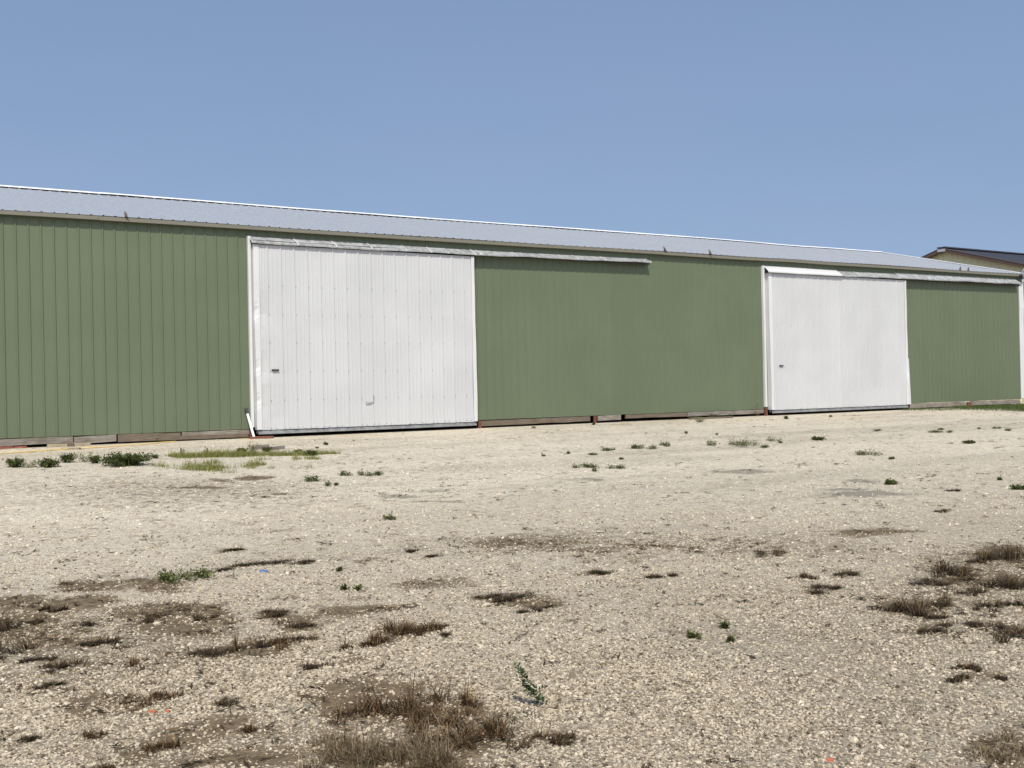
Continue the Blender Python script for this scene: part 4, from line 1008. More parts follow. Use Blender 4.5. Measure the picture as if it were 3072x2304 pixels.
# loose edge strip on the right door's right side
mb = MB(); rows = []
for z in np.linspace(0.115, 1.6, 14):
    t = (1.6 - z) / 1.5
    rows.append([(26.555, -0.13, z), (26.56 + 0.02 * t, -0.168 - 0.02 * t, z), (26.615 + 0.055 * t, -0.152 - 0.015 * t, z)])
sub(mb.strip(None, rows).build('loose_strip', M['white_trim']), door_r)

# jamb trims beside the openings
def jamb(x, z0, z1, w):
    rows = []
    for z in np.linspace(z0, z1, 22):
        wob = 0.006 * math.sin(z * 1.7 + x) + 0.003 * math.sin(z * 5 + x)
        rows.append([(x - 0.005, -0.005, z), (x + wob * 0.6, -0.075 + wob, z), (x + 0.012 + wob * 0.6, -0.085 + wob, z), (x + w, -0.085 + wob * 0.7, z), (x + w + 0.045, -0.02, z), (x + w + 0.09, -0.015, z)])
    return part(MB().strip(None, rows).build('jamb_trim', M['white_trim']))
jamb(4.79, 0.17, 4.28, 0.055); jamb(20.19, 0.20, 4.32, 0.06); 
part(MB().box((10.34, -0.02, 0.13), (10.44, 0.03, 4.13)).build('jamb_post', M['wood_dark']))
part(MB().box((26.52, -0.02, 0.13), (26.62, 0.03, 4.17)).build('jamb_post', M['wood_dark']))

# track hoods: bent sheet covers above the doors
def hood(a, b, top, lip, mat, name, out=0.215, wav=0.008, seed=1, white=False, ends=(True, True)):
    random.seed(seed); rows = []
    n = max(4, int((b - a) / 0.22)); ph = random.uniform(0, 6)
    for i, s in enumerate(np.linspace(a, b, n)):
        f = i / (n - 1); t = top[0] + (top[1] - top[0]) * f; l = lip[0] + (lip[1] - lip[0]) * f
        w = wav * (math.sin(s * 2.1 + ph) + 0.6 * math.sin(s * 5.3 + ph)) * 0.6 + random.uniform(-1, 1) * wav * 0.35
        o = out + w * 0.7
        row = [(s, -0.008, t + 0.03), (s, -0.030, t)]
        if white: row += [(s, -0.5 * o - 0.012, 0.5 * (t + l) + 0.030), (s, -0.5 * o - 0.014, 0.5 * (t + l) + 0.024)]
        else: row += [(s, -0.5 * o - 0.006, 0.5 * (t + l) + 0.012 + w * 0.4)]
        row += [(s, -o, l + 0.024 + w), (s, -o - 0.004, l + 0.018 + w), (s, -o - 0.002, l - 0.012 + w), (s, -o + 0.018, l - 0.016 + w)]
        rows.append(row)
    h = part(MB().strip(None, rows).build(name, mat))
    return h
def hood_brackets(h, xs, topf, lipf, out=0.215):
    for x in xs:
        t, l = topf(x), lipf(x); w = random.uniform(0.012, 0.022)
        rows = [[(x + q, -0.010, t + 0.035), (x + q, -0.034, t + 0.006), (x + q + 0.012, -0.5 * out - 0.014, 0.5 * (t + l) + 0.022), (x + q + 0.022, -out - 0.006, l + 0.030), (x + q + 0.022, -out - 0.010, l - 0.004)] for q in (-w, w)]
        sub(MB().strip(None, rows).build('bright_strap', M['white_trim']), h)
h1 = hood(4.82, 6.68, (4.258, 4.265), (4.128, 4.122), M['galv'], 'track_hood', seed=2)
h2 = hood(6.64, 10.42, (4.265, 4.255), (4.118, 4.148), M['galv'], 'track_hood', seed=3)
h3 = hood(10.38, 15.88, (4.25, 4.295), (4.145, 4.20), M['galv'], 'track_hood', seed=4, wav=0.011)
hood_brackets(h1, [5.85], lambda x: 4.262, lambda x: 4.125)
hood_brackets(h2, [6.75, 7.62, 8.5, 9.15, 9.6, 10.35], lambda x: 4.262, lambda x: 4.132)
hood_brackets(h3, [10.5, 11.55, 13.4, 14.3, 15.15, 15.82], lambda x: 4.25 + (x - 10.4) * .008, lambda x: 4.145 + (x - 10.4) * .010)
h4 = hood(20.25, 23.44, (4.308, 4.298), (4.128, 4.132), M['white_trim'], 'track_hood', seed=5, wav=0.004, white=True, out=0.235)
h5 = hood(23.36, 26.40, (4.27, 4.305), (4.138, 4.165), M['galv'], 'track_hood', seed=6, wav=0.010)
h6 = hood(26.15, 32.78, (4.335, 4.38), (4.165, 4.222), M['galv'], 'track_hood', seed=7, wav=0.010)
hood_brackets(h5, [24.2, 24.9, 25.6, 26.1], lambda x: 4.288, lambda x: 4.152)
hood_brackets(h6, [27.1, 27.95, 28.8, 29.75, 30.8, 31.9], lambda x: 4.335 + (x - 26.2) * .007, lambda x: 4.165 + (x - 26.2) * .0086)
for d0_, d1_ in ((4.86, 15.85), (20.3, 32.8)):          # steel track under the hoods, coloured near-black for the shade there
    part(MB().box((d0_, -0.16, 4.145), (d1_, -0.07, 4.19)).build('door_track', M['dark']))

# corner trim at the right end, crumpled below the hood
rows = []
for i, z in enumerate(np.linspace(0.15, 4.28, 34)):
    w = 0.012 * math.sin(z * 3.1) * math.exp(-((z - 3.6) / 0.9) ** 2) + random.uniform(-.003, .003) * (z > 2.8)
    rows.append([(32.93 + w * 0.3, -0.022, z), (32.935 + w * 0.5, -0.045 + w, z), (32.96 + w, -0.055 + w, z), (33.165, -0.055 + w * 1.5, z), (33.175, -0.03, z), (33.175, 0.12, z)])
part(MB().strip(None, rows).build('corner_trim', M['white_trim']))
# flood light with its conduit at the upper right corner
cl = part(MB().box((32.80, -0.21, 4.39), (32.93, -0.135, 4.53)).box((32.82, -0.225, 4.405), (32.91, -0.20, 4.515)).build('corner_light', M['black']))
sub(MB().tube([(33.02, -0.14, 4.50), (33.02, -0.21, 4.50), (33.02, -0.24, 4.48)], [0.05, 0.055, 0.03], 10).build('lamp_head', M['galv'], None), cl)
cp = [(32.95 + 0.34 * (1 - math.cos(t)), -0.16, 4.53 + 0.32 * math.sin(t)) for t in np.linspace(0, math.pi * 0.62, 12)]
sub(MB().tube(cp, 0.016, 8).build('conduit', M['rail']), cl)
sub(MB().box((32.94, -0.17, 4.30), (33.02, -0.10, 4.39)).build('junction_box', M['white_trim']), cl)

# ------------------------------------------------------------------ neighbouring tan building beyond the right end
far = empty('metal_building', (46.0, 6.6, -0.06))
tag(far, 'tan ribbed metal building with brown trim and dark roof behind the shed', 'building')
def fpart(o):
    o.parent = far; o.matrix_parent_inverse = Matrix.Translation(-Vector(far.location)); return o
FX, FYC, FZ, FS, FW = 38.2, 6.64, 6.52, 0.29, 7.3
def frake(y): return FZ - abs(y - FYC) * FS
ybs = np.arange(FYC - FW, FYC + FW + 0.01, 0.9144)
for a in ybs[:-1]:
    ribs = [a + 0.3048 * i for i in range(4)]
    prof = rib_profile(0, ribs, 0.032, 0.045, 0.018)
    fpart(sheet('wall_panel', prof, [0, 1], lambda s, o, r: (FX - o, s, -0.05 + (frake(s) - 0.02 + 0.05) * r), M['far_wall'], None))
xbs = np.arange(FX, FX + 18, 0.9144)
for a in xbs[:-1]:
    ribs = [a + 0.3048 * i for i in range(4)]
    fpart(sheet('wall_panel', rib_profile(0, ribs, 0.032, 0.045, 0.018), [0, 1], lambda s, o, r: (s, FYC - FW - o, -0.05 + (frake(FYC - FW) + 0.05) * r), M['far_wall'], None))
fn_ = Vector((0, -FS, 1)).normalized()
for a in np.arange(FX - 0.28, FX + 18, 0.9144):
    ribs = [a + 0.3048 * i for i in range(4)]
    for sgn in (1, -1):
        def rp(s, o, r, sgn=sgn):
            d = (FW + 0.35) * (1 - r)
            return (s, FYC - sgn * d - sgn * -fn_.y * -o, FZ + 0.05 - d * FS + o)
        fpart(sheet('roof_panel', rib_profile(0, ribs, 0.03, 0.045, 0.02), [0, 1], rp, M['far_roof'], None))
for sgn in (1, -1):
    rows = []
    for d in np.linspace(0, FW + 0.35, 5):
        y, z = FYC - sgn * d, FZ + 0.05 - d * FS
        rows.append([(FX - 0.20, y, z + 0.034), (FX - 0.31, y, z + 0.030), (FX - 0.315, y, z - 0.135), (FX - 0.29, y, z - 0.145), (FX + 0.02, y, z - 0.12)])
    fpart(MB().strip(None, rows).build('rake_trim', M['far_trim']))
fpart(MB().beam((FX - 0.30, FYC, FZ + 0.09), (FX + 18, FYC, FZ + 0.09), 0.4, 0.05).build('ridge_cap', M['far_roof']))
fpart(MB().box((FX - 0.335, FYC - 0.22, FZ - 0.10), (FX - 0.318, FYC + 0.16, FZ + 0.01)).build('maker_plate', M['far_door']))
fpart(MB().box((FX - 0.06, -0.4, -0.05), (FX - 0.035, 3.02, 3.62)).build('overhead_door', M['far_door']))
fpart(MB().box((FX - 0.14, -0.5, 3.63), (FX - 0.035, 3.12, 3.76)).build('door_header', M['far_wall']))
fpart(MB().box((FX + 17.8, FYC - FW, -0.05), (FX + 17.9, FYC + FW, 4.3)).build('back_wall', M['far_wall']))
fpart(MB().box((FX, FYC + FW - 0.1, -0.05), (FX + 17.9, FYC + FW, 4.3)).build('side_wall', M['far_wall']))

# ------------------------------------------------------------------ small things by the wall
def gzf(x, y): return float(ground_z(np.array([x]), np.array([y]))[0])
random.seed(21)
pipe = empty('plastic_pipe', (4.785, -0.26, gzf(4.785, -0.26)))
tag(pipe, 'white plastic pipe with black cap leaning on the wall beside the left door', 'pipe')
pb, pt_ = Vector((0, 0, 0.0)), Vector((-0.085, 0.19, 0.56))
MB().tube([pb, pb + (pt_ - pb) * 0.5, pt_], 0.027, 12).build('tube', M['pvc'], pipe)
dn = (pt_ - pb).normalized()
MB().tube([pt_ - dn * 0.03, pt_ + dn * 0.09, pt_ + dn * 0.095], [0.033, 0.033, 0.026], 12).build('cap', M['black'], pipe)

def lying_board(name, p, q, w, h, mat, label, cat='board', roll=0.0, zoff=0.0):
    p = Vector((p[0], p[1], gzf(*p) + h * 0.4 + zoff)); q = Vector((q[0], q[1], gzf(*q) + h * 0.4 + zoff))
    mid = (p + q) / 2; mb = MB()
    d = (q - p).normalized(); side = d.cross(Vector((0, 0, 1))).normalized(); up = side.cross(d)
    side, up = side * math.cos(roll) + up * math.sin(roll), up * math.cos(roll) - side * math.sin(roll)
    rows = []
    n = 6; c = 0.12
    for i in range(n):
        t = i / (n - 1); e = p.lerp(q, t) - mid; jj = [random.uniform(-.06, .06) for _ in range(8)]
        oct_ = [(-1 + c, -1), (1 - c, -1), (1, -1 + c), (1, 1 - c), (1 - c, 1), (-1 + c, 1), (-1, 1 - c), (-1, -1 + c)]
        rows.append([e + side * (w / 2 * (a + jj[k] * 0.5)) + up * (h / 2 * (b + jj[k])) for k, (a, b) in enumerate(oct_)])
        rows[-1].append(rows[-1][0])
    mb.strip(None, rows)
    mb.f.append(list(range(8))); mb.f.append([len(mb.v) - 9 + k for k in range(8)][::-1])
    o = mb.build(name, mat, None, mid)
    return tag(o, label, cat)
lying_board('scrap_board', (0.69, -0.25), (1.04, -0.34), 0.10, 0.07, M['wood_tan'], 'tan scrap board lying at the wall, left half of a broken pair')
lying_board('scrap_board', (1.15, -0.27), (1.46, -0.36), 0.09, 0.06, M['wood_tan'], 'tan scrap board lying at the wall, right half of a broken pair')
lying_board('scrap_board', (0.83, -0.92), (1.12, -1.11), 0.08, 0.04, M['wood_tan'], 'short scrap board in front of the broken pair at the wall')
lying_board('scrap_block', (1.03, -0.30), (1.16, -0.33), 0.12, 0.09, M['wood_dark'], 'dark wooden block between the two broken tan boards', 'block')
lying_board('red_board', (-0.8, -0.12), (0.10, -0.13), 0.10, 0.05, M['redwood'], 'long dark red board at the wall by the left picture edge')
lying_board('red_board', (0.12, -0.12), (0.34, -0.14), 0.09, 0.045, M['redwood'], 'short dark red board end right of the long red board')
lying_board('scrap_board', (-0.6, -0.70), (0.20, -0.45), 0.12, 0.025, M['wood_tan'], 'thin brown board half buried at the left picture edge')
lying_board('grey_timber', (3.79, -3.05), (4.12, -2.93), 0.09, 0.08, M['wood'], 'grey timber lying behind the grass strip, the left one', 'timber')
lying_board('grey_timber', (3.97, -3.43), (4.31, -3.23), 0.09, 0.07, M['wood'], 'grey timber lying behind the grass strip, the right one', 'timber')
lying_board('rusty_plate', (4.70, -0.22), (5.18, -0.33), 0.18, 0.05, M['rust'], 'rusty steel plate on the ground under the left corner of the door', 'steel plate')
lying_board('fallen_board', (17.1, -0.22), (18.6, -0.30), 0.14, 0.05, M['wood_dark'], 'dark board lying at the wall base among weeds near the right door')
lying_board('pale_stick', (13.75, -1.05), (14.3, -1.2), 0.05, 0.02, M['wood_tan'], 'pale flat stick on the gravel below the middle wall', 'stick')
lying_board('flat_stone', (0.555, -20.05), (0.61, -20.12), 0.14, 0.03, M['stone'], 'smooth flat brown stone cut off by the bottom picture edge', 'stone')
lying_board('blue_scrap', (-0.195, -14.79), (-0.15, -14.82), 0.03, 0.012, M['blue'], 'small blue plastic scrap on the gravel left of center', 'litter')
lying_board('brick_chip', (-1.70, -17.67), (-1.68, -17.69), 0.016, 0.012, M['brick'], 'orange brick chip on the gravel, left of two', 'brick chip')
lying_board('brick_chip', (-1.638, -17.695), (-1.624, -17.705), 0.012, 0.010, M['brick'], 'orange brick chip on the gravel, right of two', 'brick chip')
lying_board('red_pebble', (0.31, -19.675), (0.33, -19.69), 0.014, 0.010, M['brick'], 'tiny red pebble near the bottom picture edge', 'pebble')
def twig(pts, r, label):
    b = Vector((pts[0][0], pts[0][1], gzf(*pts[0])))
    P3 = [Vector((x, y, gzf(x, y) + 0.012 + 0.008 * math.sin(i * 2))) - b for i, (x, y) in enumerate(pts)]
    tag(MB().tube(P3, [r] * (len(pts) - 1) + [r * 0.5], 5).build('twig', M['wood_dark'], None, b), label, 'twig')
twig([(0.30, -17.51), (0.35, -17.48), (0.41, -17.44), (0.46, -17.40)], 0.004, 'thin dark twig on the open gravel at center')
twig([(1.80, -16.67), (1.85, -16.65), (1.92, -16.66)], 0.003, 'thin pale twig on gravel right of center')
rp = []
for i, (x, y) in enumerate([(-2.0, -1.9), (-1.2, -1.65), (-0.28, -1.37), (0.31, -1.19), (0.93, -1.02), (1.4, -0.93), (1.77, -0.88), (2.38, -0.68), (2.8, -0.48), (3.1, -0.42)]):
    rp.append(Vector((x, y + 0.03 * math.sin(i * 2.3), gzf(x, y) + 0.014)))
b0 = rp[0].copy()
tag(MB().tube([p - b0 for p in rp], 0.011, 6).build('yellow_rope', M['rope'], None, b0), 'thin yellow rope lying along the left green wall', 'rope')

# sparrows on the eave
def sparrow(x, label, lean, yaw, scale=1.0):
    ring = [(-0.085, 0.006, 0.018), (-0.05, 0.010, 0.024), (-0.02, 0.024, 0.038), (0.012, 0.031, 0.055), (0.035, 0.027, 0.075), (0.047, 0.018, 0.090), (0.056, 0.019, 0.103), (0.066, 0.014, 0.112), (0.074, 0.005, 0.112), (0.086, 0.001, 0.110)]
    V, Fc, n = [], [], 8
    for (u, r, h) in ring:
        u, r, h = u * 0.75, r * 1.35, h * 0.74
        for k in range(n):
            t = 2 * math.pi * k / n
            V.append((u + 0.3 * r * math.sin(t), r * math.cos(t) * 0.85, h + r * math.sin(t)))
    for i in range(len(ring) - 1):
        for k in range(n): Fc.append((i * n + k, i * n + (k + 1) % n, (i + 1) * n + (k + 1) % n, (i + 1) * n + k))
    for s_ in (-1, 1):
        b = len(V)
        V += [(0.005, s_ * 0.010 - 0.002, 0.034), (0.005, s_ * 0.010 + 0.002, 0.034), (0.010, s_ * 0.010 + 0.002, 0.0), (0.010, s_ * 0.010 - 0.002, 0.0)]
        Fc.append((b, b + 1, b + 2, b + 3))
    R_ = Matrix.Rotation(yaw, 3, 'Z') @ Matrix.Rotation(-lean, 3, 'Y')
    V = [tuple(R_ @ (Vector(v) * scale)) for v in V]
    o = mesh_obj('sparrow', V, Fc, M['bird'], None, (x, EAVE_Y, eave_z(x) + 0.028 + 0.012), True)
    tag(o, label, 'bird', 'sparrows perched on the eave')
sparrow(2.257, 'small brown bird on the eave of the left green wall', 0.35, 2.2, 1.1)
sparrow(16.43, 'small bird on the eave above the middle wall, left of two', 0.3, 2.9, 1.2)
sparrow(18.08, 'small bird on the eave above the middle wall, right of two', 0.35, 1.9, 1.3)
sparrow(29.48, 'small bird on the eave near the right corner, left of the pair', 0.5, -0.3, 1.15)
sparrow(29.93, 'small bird on the eave near the right corner, right of the pair', 0.5, -0.4, 1.15)

# ------------------------------------------------------------------ plants
def blades(n, w, d, h, lean=0.5, curl=0.6, width=0.004, seed=0, clump=1, flat=0.0, tone=(0, 1)):
    """curved tapering grass blades round the origin; returns V, T, tone"""
    r = np.random.default_rng(seed)
    cx = r.normal(0, 0.33, clump) * w; cy = r.normal(0, 0.33, clump) * d
    ci = r.integers(0, clump, n)
    bx = cx[ci] + r.normal(0, 0.10, n) * w; by = cy[ci] + r.normal(0, 0.10, n) * d
    if clump == 1: bx, by = r.normal(0, 0.22, n) * w, r.normal(0, 0.22, n) * d
    az = r.uniform(0, 2 * math.pi, n); L = h * r.uniform(0.35, 1.05, n)
    le = np.abs(r.normal(0, lean, n)) + flat; cu = r.normal(curl, 0.5, n)
    wd = width * r.uniform(0.6, 1.4, n); tn = np.clip(r.normal(sum(tone) / 2, (tone[1] - tone[0]) / 3.2, n), 0, 1)
    V, T, K = [], [], []
    ts = [0, 0.35, 0.7, 1.0]
    px, py, pz = bx.copy(), by.copy(), np.full(n, -0.01)
    for i, t in enumerate(ts):
        if i:
            dl = L * (t - ts[i - 1]); an = np.minimum(le + cu * (t - 0.17), 2.5)
            px = px + np.sin(an) * np.cos(az) * dl; py = py + np.sin(an) * np.sin(az) * dl; pz = np.maximum(pz + np.cos(an) * dl, 0.004 + 0.01 * r.uniform(0, 1, n))
        ww = wd * (1 - t * 0.85) * 0.5
        ox, oy = -np.sin(az) * ww, np.cos(az) * ww
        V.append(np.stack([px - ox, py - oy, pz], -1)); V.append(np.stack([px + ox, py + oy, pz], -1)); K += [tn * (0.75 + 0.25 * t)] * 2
    V = np.concatenate(V); K = np.concatenate(K)
    b = np.arange(n)
    for i in range(3):
        a0, a1, b0_, b1 = 2 * i * n + b, (2 * i + 1) * n + b, (2 * i + 2) * n + b, (2 * i + 3) * n + b
        T.append(np.stack([a0, a1, b1], -1)); T.append(np.stack([a0, b1, b0_], -1))
    return V, np.concatenate(T), K

def leaves_at(P, size, seed, up=0.35, tone=(0, 1)):
    """folded little leaves at points P"""
    r = np.random.default_rng(seed); n = len(P)
    az = r.uniform(0, 2 * math.pi, n); el = r.normal(up, 0.5, n); s = size * r.uniform(0.5, 1.3, n)
    d = np.stack([np.cos(az) * np.cos(el), np.sin(az) * np.cos(el), np.sin(el)], -1)
    sd = np.stack([-np.sin(az), np.cos(az), r.normal(0, 0.35, n)], -1); sd /= np.linalg.norm(sd, axis=1)[:, None]
    nm = np.cross(d, sd)
    w = (s * r.uniform(0.22, 0.36, n))[:, None]; s = s[:, None]
    base, tip = P, P + d * s
    midl = P + d * s * 0.45 + sd * w + nm * s * 0.10; midr = P + d * s * 0.45 - sd * w + nm * s * 0.10
    V = np.concatenate([base, midl, tip, midr]); b = np.arange(n)
    T = np.concatenate([np.stack([b, b + n, b + 2 * n], -1), np.stack([b, b + 2 * n, b + 3 * n], -1)])
    tn = np.clip(r.normal(sum(tone) / 2, (tone[1] - tone[0]) / 3.5, n), 0, 1)
    return V, T, np.tile(tn, 4)

def join_np(parts):
    V, T, K, o = [], [], [], 0
    for v, t, k in parts:
        V.append(v); T.append(t + o); K.append(k); o += len(v)
    return np.concatenate(V), np.concatenate(T), np.concatenate(K)

def stems(n, w, h, seed, lean=0.5, bare=0.25, per=10):
    """branching stems; returns stem ribbons and leaf anchor points"""
    r = np.random.default_rng(seed); anchors = []; SV = []
    for i in range(n):
        az = r.uniform(0, 2 * math.pi); b = np.array([r.normal(0, 0.10) * w, r.normal(0, 0.10) * w, -0.01])
        reach = w * 0.5 * r.uniform(0.35, 1.0); hh = h * r.uniform(0.55, 1.0) * (1.1 - 0.35 * reach / (w * 0.5 + 1e-6))
        pts = []
        for t in np.linspace(0, 1, 5):
            pts.append(b + np.array([math.cos(az) * reach * t ** 1.1, math.sin(az) * reach * t ** 1.1, hh * (t ** 0.85)]) + r.normal(0, 0.012, 3) * (h / 0.2) * (t > 0))
        SV.append(pts)
        for j in range(per):
            t = bare + (1 - bare) * r.uniform(0, 1) ** 0.8; f = t * 4; k = min(int(f), 3)
            p = pts[k] + (pts[k + 1] - pts[k]) * (f - k)
            anchors.append(p + r.normal(0, 1, 3) * np.array([0.10, 0.10, 0.08]) * min(w, h * 2) * 0.8)
    V, T, K = [], [], []
    o = 0
    for pts in SV:
        wd = 0.0022 * (h / 0.15) ** 0.4; tn = r.uniform(0, 1)
        for i, p in enumerate(pts):
            q = wd * (1 - i * 0.16)
            V += [p + np.array([q, 0, 0]), p + np.array([-q * 0.5, q * 0.87, 0]), p + np.array([-q * 0.5, -q * 0.87, 0])]; K += [tn] * 3
        for i in range(4):
            for k in range(3):
                k2 = (k + 1) % 3; a, bb = o + i * 3, o + i * 3 + 3
                T += [(a + k, a + k2, bb + k2), (a + k, bb + k2, bb + k)]
        o += 15
    A = np.array(anchors); A[:, 2] = np.maximum(A[:, 2], 0.006)
    return (np.array(V), np.array(T), np.array(K)), A

CATN = {'leafy': ('leafy_weed', 'weed'), 'sparse': ('withered_weed', 'weed'), 'bush': ('bushy_weed', 'weed'), 'upright': ('upright_weed', 'weed'), 'sprig': ('green_sprig', 'weed'),
        'low': ('creeping_weed', 'weed'), 'mat': ('dead_weed', 'dead weed'), 'dead': ('dead_grass_tuft', 'dead grass'), 'pale': ('dry_grass_tuft', 'dry grass')}
GRP = {'weed': 'green weeds growing in the gravel', 'dead weed': 'flattened dead weeds on the gravel', 'dead grass': 'dead brown tufts in the foreground', 'dry grass': 'dry straw coloured tufts'}
for i, (kind, x, y, w, h, label) in enumerate(VEG):
    if y > -0.12: y = -0.12 - 0.05 * (i % 3)
    name, cat = CATN[kind]; z = gzf(x, y); sd = 1000 + i
    h = max(h, 0.03) * {'dead': 1.0, 'pale': 0.8, 'leafy': 0.8, 'bush': 0.72}.get(kind, 1.0); w *= 1.25
    if kind in ('leafy', 'bush', 'sparse', 'upright', 'sprig'):
        root = empty(name, (x, y, z)); tag(root, label, cat, GRP[cat])
        if kind == 'bush': st, A = stems(60, w, h, sd, per=60, bare=0.15); lf = leaves_at(A, 0.042, sd, tone=(0, 0.7)); mat = M['leaf']
        elif kind == 'leafy':
            st, A = stems(max(5, int(70 * w)), w, h, sd, per=int(34 + 90 * h)); lf = leaves_at(A, max(0.016, min(0.038, 0.19 * w)), sd, tone=(0, 0.85)); mat = M['leaf']
        elif kind == 'sparse': st, A = stems(max(7, int(60 * w)), w, h, sd, per=16, bare=0.15); lf = leaves_at(A, 0.026, sd, tone=(0.2, 1)); mat = M['leaf_light']
        elif kind == 'upright':
            st, A = stems(6, w, h, sd, per=14, bare=0.1); lf = leaves_at(A, 0.024, sd, up=0.8, tone=(0, 0.8)); mat = M['leaf']
        else:
            # one long leaning shoot with leaves along it
            r = np.random.default_rng(sd); t = r.uniform(0, 1, 260)
            A = np.stack([0.02 - 0.09 * t + r.normal(0, .011, 260) * (1.5 - t), 0.055 * t + r.normal(0, .012, 260), 0.01 + 0.165 * t ** 0.9 + r.normal(0, .008, 260)], -1); A[:, 2] = np.maximum(A[:, 2], 0.008)
            lf = leaves_at(A, 0.020, sd, tone=(0, 0.8)); mat = M['sprig']
            st, _ = stems(3, 0.06, 0.05, sd)
            r2 = np.random.default_rng(5)
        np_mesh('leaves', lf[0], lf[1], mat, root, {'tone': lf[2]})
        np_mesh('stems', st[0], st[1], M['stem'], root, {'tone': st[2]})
        continue
    dpt = min(max(w * 0.9, h), 0.6)
    if kind == 'low':
        r = np.random.default_rng(sd); n = int(max(40, min(700, 5200 * w * max(w * 0.6, 0.05) + 90)))
        c = max(2, int(w / 0.07)); cx, cy = r.uniform(-0.42, 0.42, c) * w, r.normal(0, 0.25, c) * dpt; ci = r.integers(0, c, n)
        A = np.stack([cx[ci] + r.normal(0, 0.13, n) * w / max(1, c * 0.4), cy[ci] + r.normal(0, 0.16, n) * dpt, np.abs(r.normal(0, 0.42, n)) * h * 0.8 + 0.004], -1)
        v, t, k = leaves_at(A, 0.026 if h < 0.09 else 0.032, sd, up=0.3, tone=(0, 0.9)); mat = M['leaf'] if r.uniform() < 0.7 else M['leaf_light']
    elif kind == 'mat':
        n = int(max(90, min(800, 1900 * w)))
        v1 = blades(n, w, dpt * 0.55, max(0.06, min(0.14, w * 0.35)), 0.5, 0.5, 0.0045, sd, max(3, int(w * 14)), flat=0.95, tone=(0, 0.8))
        v, t, k = join_np([v1, blades(n // 5, w, dpt * 0.5, h * 1.2, 0.5, 0.7, 0.004, sd + 1, max(3, int(w * 12)), tone=(0, 0.9))]); mat = M['darkdead']
    elif kind == 'dead':
        n = int(max(50, min(520, 80 + 1000 * w)))
        if h > 2.2 * w: v, t, k = blades(26, w * 0.45, w * 0.4, h * 1.05, 0.12, 0.25, 0.0045, sd, tone=(0.1, 1))
        else: v, t, k = join_np([blades(int(n * 0.72), w * 1.1, dpt * 0.9, h * 1.15, 0.55, 1.1, 0.0052, sd, max(3, int(w * 26)), tone=(0, 1.0)), blades(int(n * 0.5), w * 1.2, dpt, h * 0.8, 0.6, 0.6, 0.006, sd + 3, max(3, int(w * 18)), flat=0.9, tone=(0, 0.7))])
        mat = M['darkdead'] if math.hypot(x + 0.9, y + 18.1) > 1.7 else M['deadgrass']
    else:
        n = int(260 + 500 * w)
        v, t, k = join_np([blades(n, w, dpt, h * 1.1, 0.60, 0.8, 0.0034, sd, max(3, int(w * 18)), tone=(0.05, 1.0)), blades(n // 2, w * 1.15, dpt, h * 0.6, 0.6, 0.5, 0.004, sd + 5, 4, flat=0.8, tone=(0, 0.6))]); mat = M['straw']
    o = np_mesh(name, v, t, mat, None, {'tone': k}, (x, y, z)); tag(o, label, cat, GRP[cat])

# grass strips and sprouts that nobody could count
def grass_field(name, n, inside, bbox, h, mat, label, cat, seed, wd=0.006):
    r = np.random.default_rng(seed)
    x = r.uniform(bbox[0], bbox[1], n); y = r.uniform(bbox[2], bbox[3], n)
    p = inside(x, y); ok = r.uniform(0, 1, n) < p
    x, y = x[ok], y[ok]; m = len(x)
    v, t, k = blades(m, 1, 1, 1, 0.35, 0.6, wd, seed + 1, 1, tone=(0.0, 1.0))
    # re-root the blades at the field positions
    b = (v[:m] + v[m:2 * m]) / 2; v = v.reshape(8, m, 3); v = v - b[None]
    hh = h * r.uniform(0.5, 1.2, m) * (0.5 + fbm(x * 2, y * 2, seed, 3))
    v[..., 0:2] *= hh[None, :, None]; v[..., 2] *= hh[None]
    # keep blade width real
    mid = (v[0::2] + v[1::2]) / 2; off = (v[1::2] - v[0::2]) / 2 / np.maximum(hh[None, :, None], 1e-4)
    v[0::2] = mid - off; v[1::2] = mid + off
    v[..., 0] += x; v[..., 1] += y; v[..., 2] += ground_z(x, y)
    tk = np.clip(k.reshape(8, m) * 0.7 + 0.45 * (fbm(x * 1.6, y * 1.6, seed + 4, 3)[None] - 0.2), 0, 1)
    o = np_mesh(name, v.reshape(-1, 3), t, mat, None, {'tone': tk.ravel()})
    return tag(o, label, cat, kind='stuff')
def strip_in(x, y):
    t = (x - 2.05) / 2.55; c = -3.9 - 1.2 * t; hw = 0.55 * np.sqrt(np.clip(1 - (2 * t - 0.85) ** 2 * 0.62, 0, 1)) * (1 - 0.35 * np.clip(t, 0, 1))
    m = np.clip((hw - np.abs(y - c)) / 0.25, 0, 1) * ((t > 0) & (t < 1.02)) * np.clip(1.6 * fbm(x * 2.5, y * 2.5, 9, 3) - 0.05, 0, 1)
    m2 = np.clip((fbm(x * 2.2, y * 2.2, 55, 3) - 0.56) * 6, 0, 1) * (((y < -5.5) & (y > -7.4) & (x < 3.9) & (x > 1.3))) * 0.55
    return np.maximum(m, m2)
grass_field('grass_strip', 120000, strip_in, (1.2, 4.8, -7.5, -3.0), 0.12, M['grass'], 'olive green grass strip on the gravel in front of the left door corner', 'grass', 401)
def right_in(x, y):
    e = (fbm(x * 1.5, y * 1.5, 77, 3) - 0.5) * 1.0
    a = np.clip((x - (27.15 + np.clip(-1.6 - y, 0, 9) * 0.10) + e) / 0.5, 0, 1) * np.clip((y + 3.7) / 0.4, 0, 1)
    b = ((x > 25.9 + 0.3 * e) & (y > -1.2 + e)) * 0.35
    thin = np.clip((x - 27.4) / 2.0, 0.25, 1)
    return np.maximum(a * thin, b) * np.clip(2.2 * fbm(x * 1.1, y * 1.1, 91, 3) - 0.25, 0, 1)
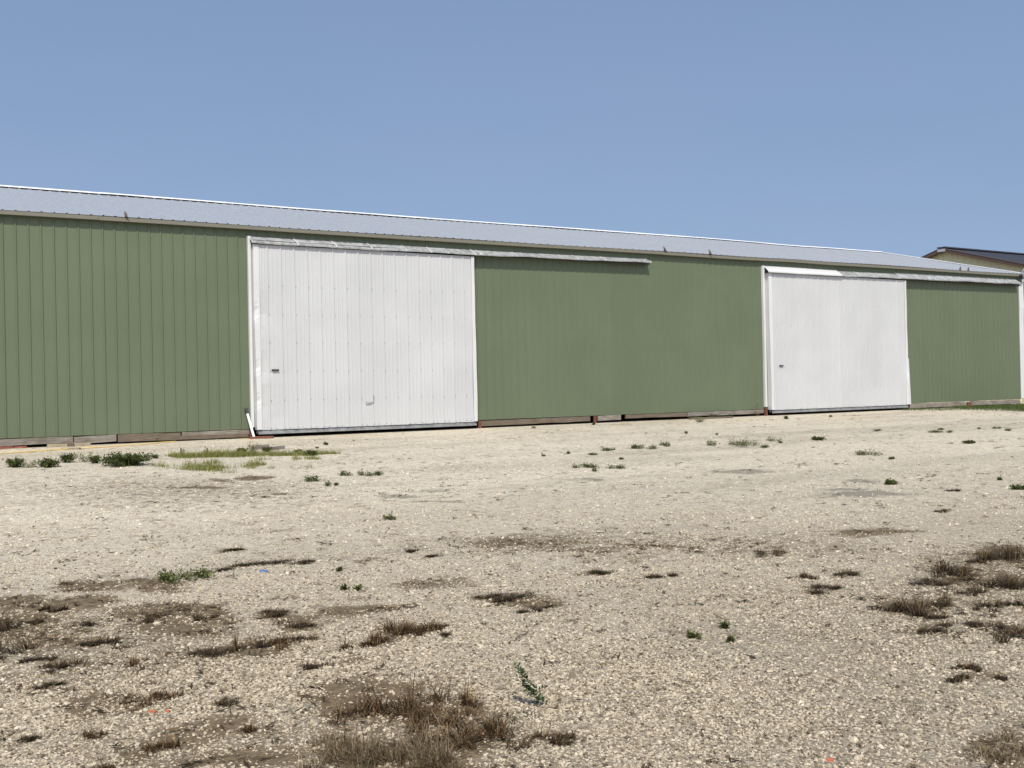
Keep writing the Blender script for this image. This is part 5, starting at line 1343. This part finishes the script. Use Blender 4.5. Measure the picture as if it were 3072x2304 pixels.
grass_field('grass_verge', 60000, right_in, (25.8, 38.0, -4.2, -0.1), 0.11, M['lawn'], 'green grass growing along the wall at the far right end', 'grass', 431, 0.010)
def moss_in(x, y): return np.clip(1.2 - np.hypot((x + 0.39) / 0.10, (y + 18.6) / 0.10), 0, 1) * 0.6
grass_field('green_moss', 2200, moss_in, (-0.6, -0.18, -18.85, -18.38), 0.022, M['sprig'], 'patch of tiny bright green sprouts beside the brown clump', 'moss', 451, 0.004)
def sprout_in(x, y): return np.clip((fbm(x * 1.9, y * 1.9, 63, 3) - 0.60) * 6, 0, 1) * np.clip((fbm(x * 0.35, y * 0.35, 66, 2) - 0.35) * 3, 0, 1) * (y < -0.25) * (y > -8.5)
grass_field('tiny_sprouts', 26000, lambda x, y: sprout_in(x, y) * 0.28, (-3, 33, -8.5, -0.2), 0.035, M['grass'], 'scattered tiny green sprouts over the pale gravel', 'sprouts', 461, 0.008)
# dead plant crumbs lying flat all over the yard
r = np.random.default_rng(77); n = 80000
x = r.uniform(-5, 34, n); y = r.uniform(-21, -0.3, n)
sm, dm_, _ = soil_masks(x, y)
cl_ = fbm(x * 0.9, y * 1.6, 201, 4); fine_ = fbm(x * 4.0, y * 6.0, 211, 3)
p = np.clip(sm * 1.0, 0, 1) * 0.85 + np.clip((cl_ - 0.52) * 3.0, 0, 1) * np.clip((fine_ - 0.52) * 5, 0, 1) * 0.75 + np.where(y < -13, 0.03, 0.008)
ok = r.uniform(0, 1, n) < p * np.where(y > -10, 0.5, 1.0); x, y = x[ok], y[ok]; m = len(x)
rep = 4; x, y = np.repeat(x, rep) + r.normal(0, 0.03, m * rep), np.repeat(y, rep) + r.normal(0, 0.02, m * rep); m *= rep
az = r.uniform(0, math.pi, m); L = r.uniform(0.012, 0.05, m); W_ = r.uniform(0.0025, 0.006, m)
z = ground_z(x, y) + r.uniform(0.004, 0.014, m)
d = np.stack([np.cos(az), np.sin(az), r.normal(0, 0.15, m)], -1) * L[:, None]; sdv = np.stack([-np.sin(az), np.cos(az), r.normal(0, .4, m)], -1) * W_[:, None]
P0 = np.stack([x, y, z], -1)
V = np.concatenate([P0 - d - sdv, P0 - d * 0.2 + sdv, P0 + d + np.array([0, 0, .004]), P0 + d * 0.3 - sdv]); b = np.arange(m)
T = np.concatenate([np.stack([b, b + m, b + 2 * m], -1), np.stack([b, b + 2 * m, b + 3 * m], -1)])
o = np_mesh('dead_litter', V, T, M['darkdead'], None, {'tone': np.tile(r.beta(1.3, 1.6, m), 4)})
tag(o, 'tiny bits of dead plant litter strewn over the gravel', 'litter', kind='stuff')
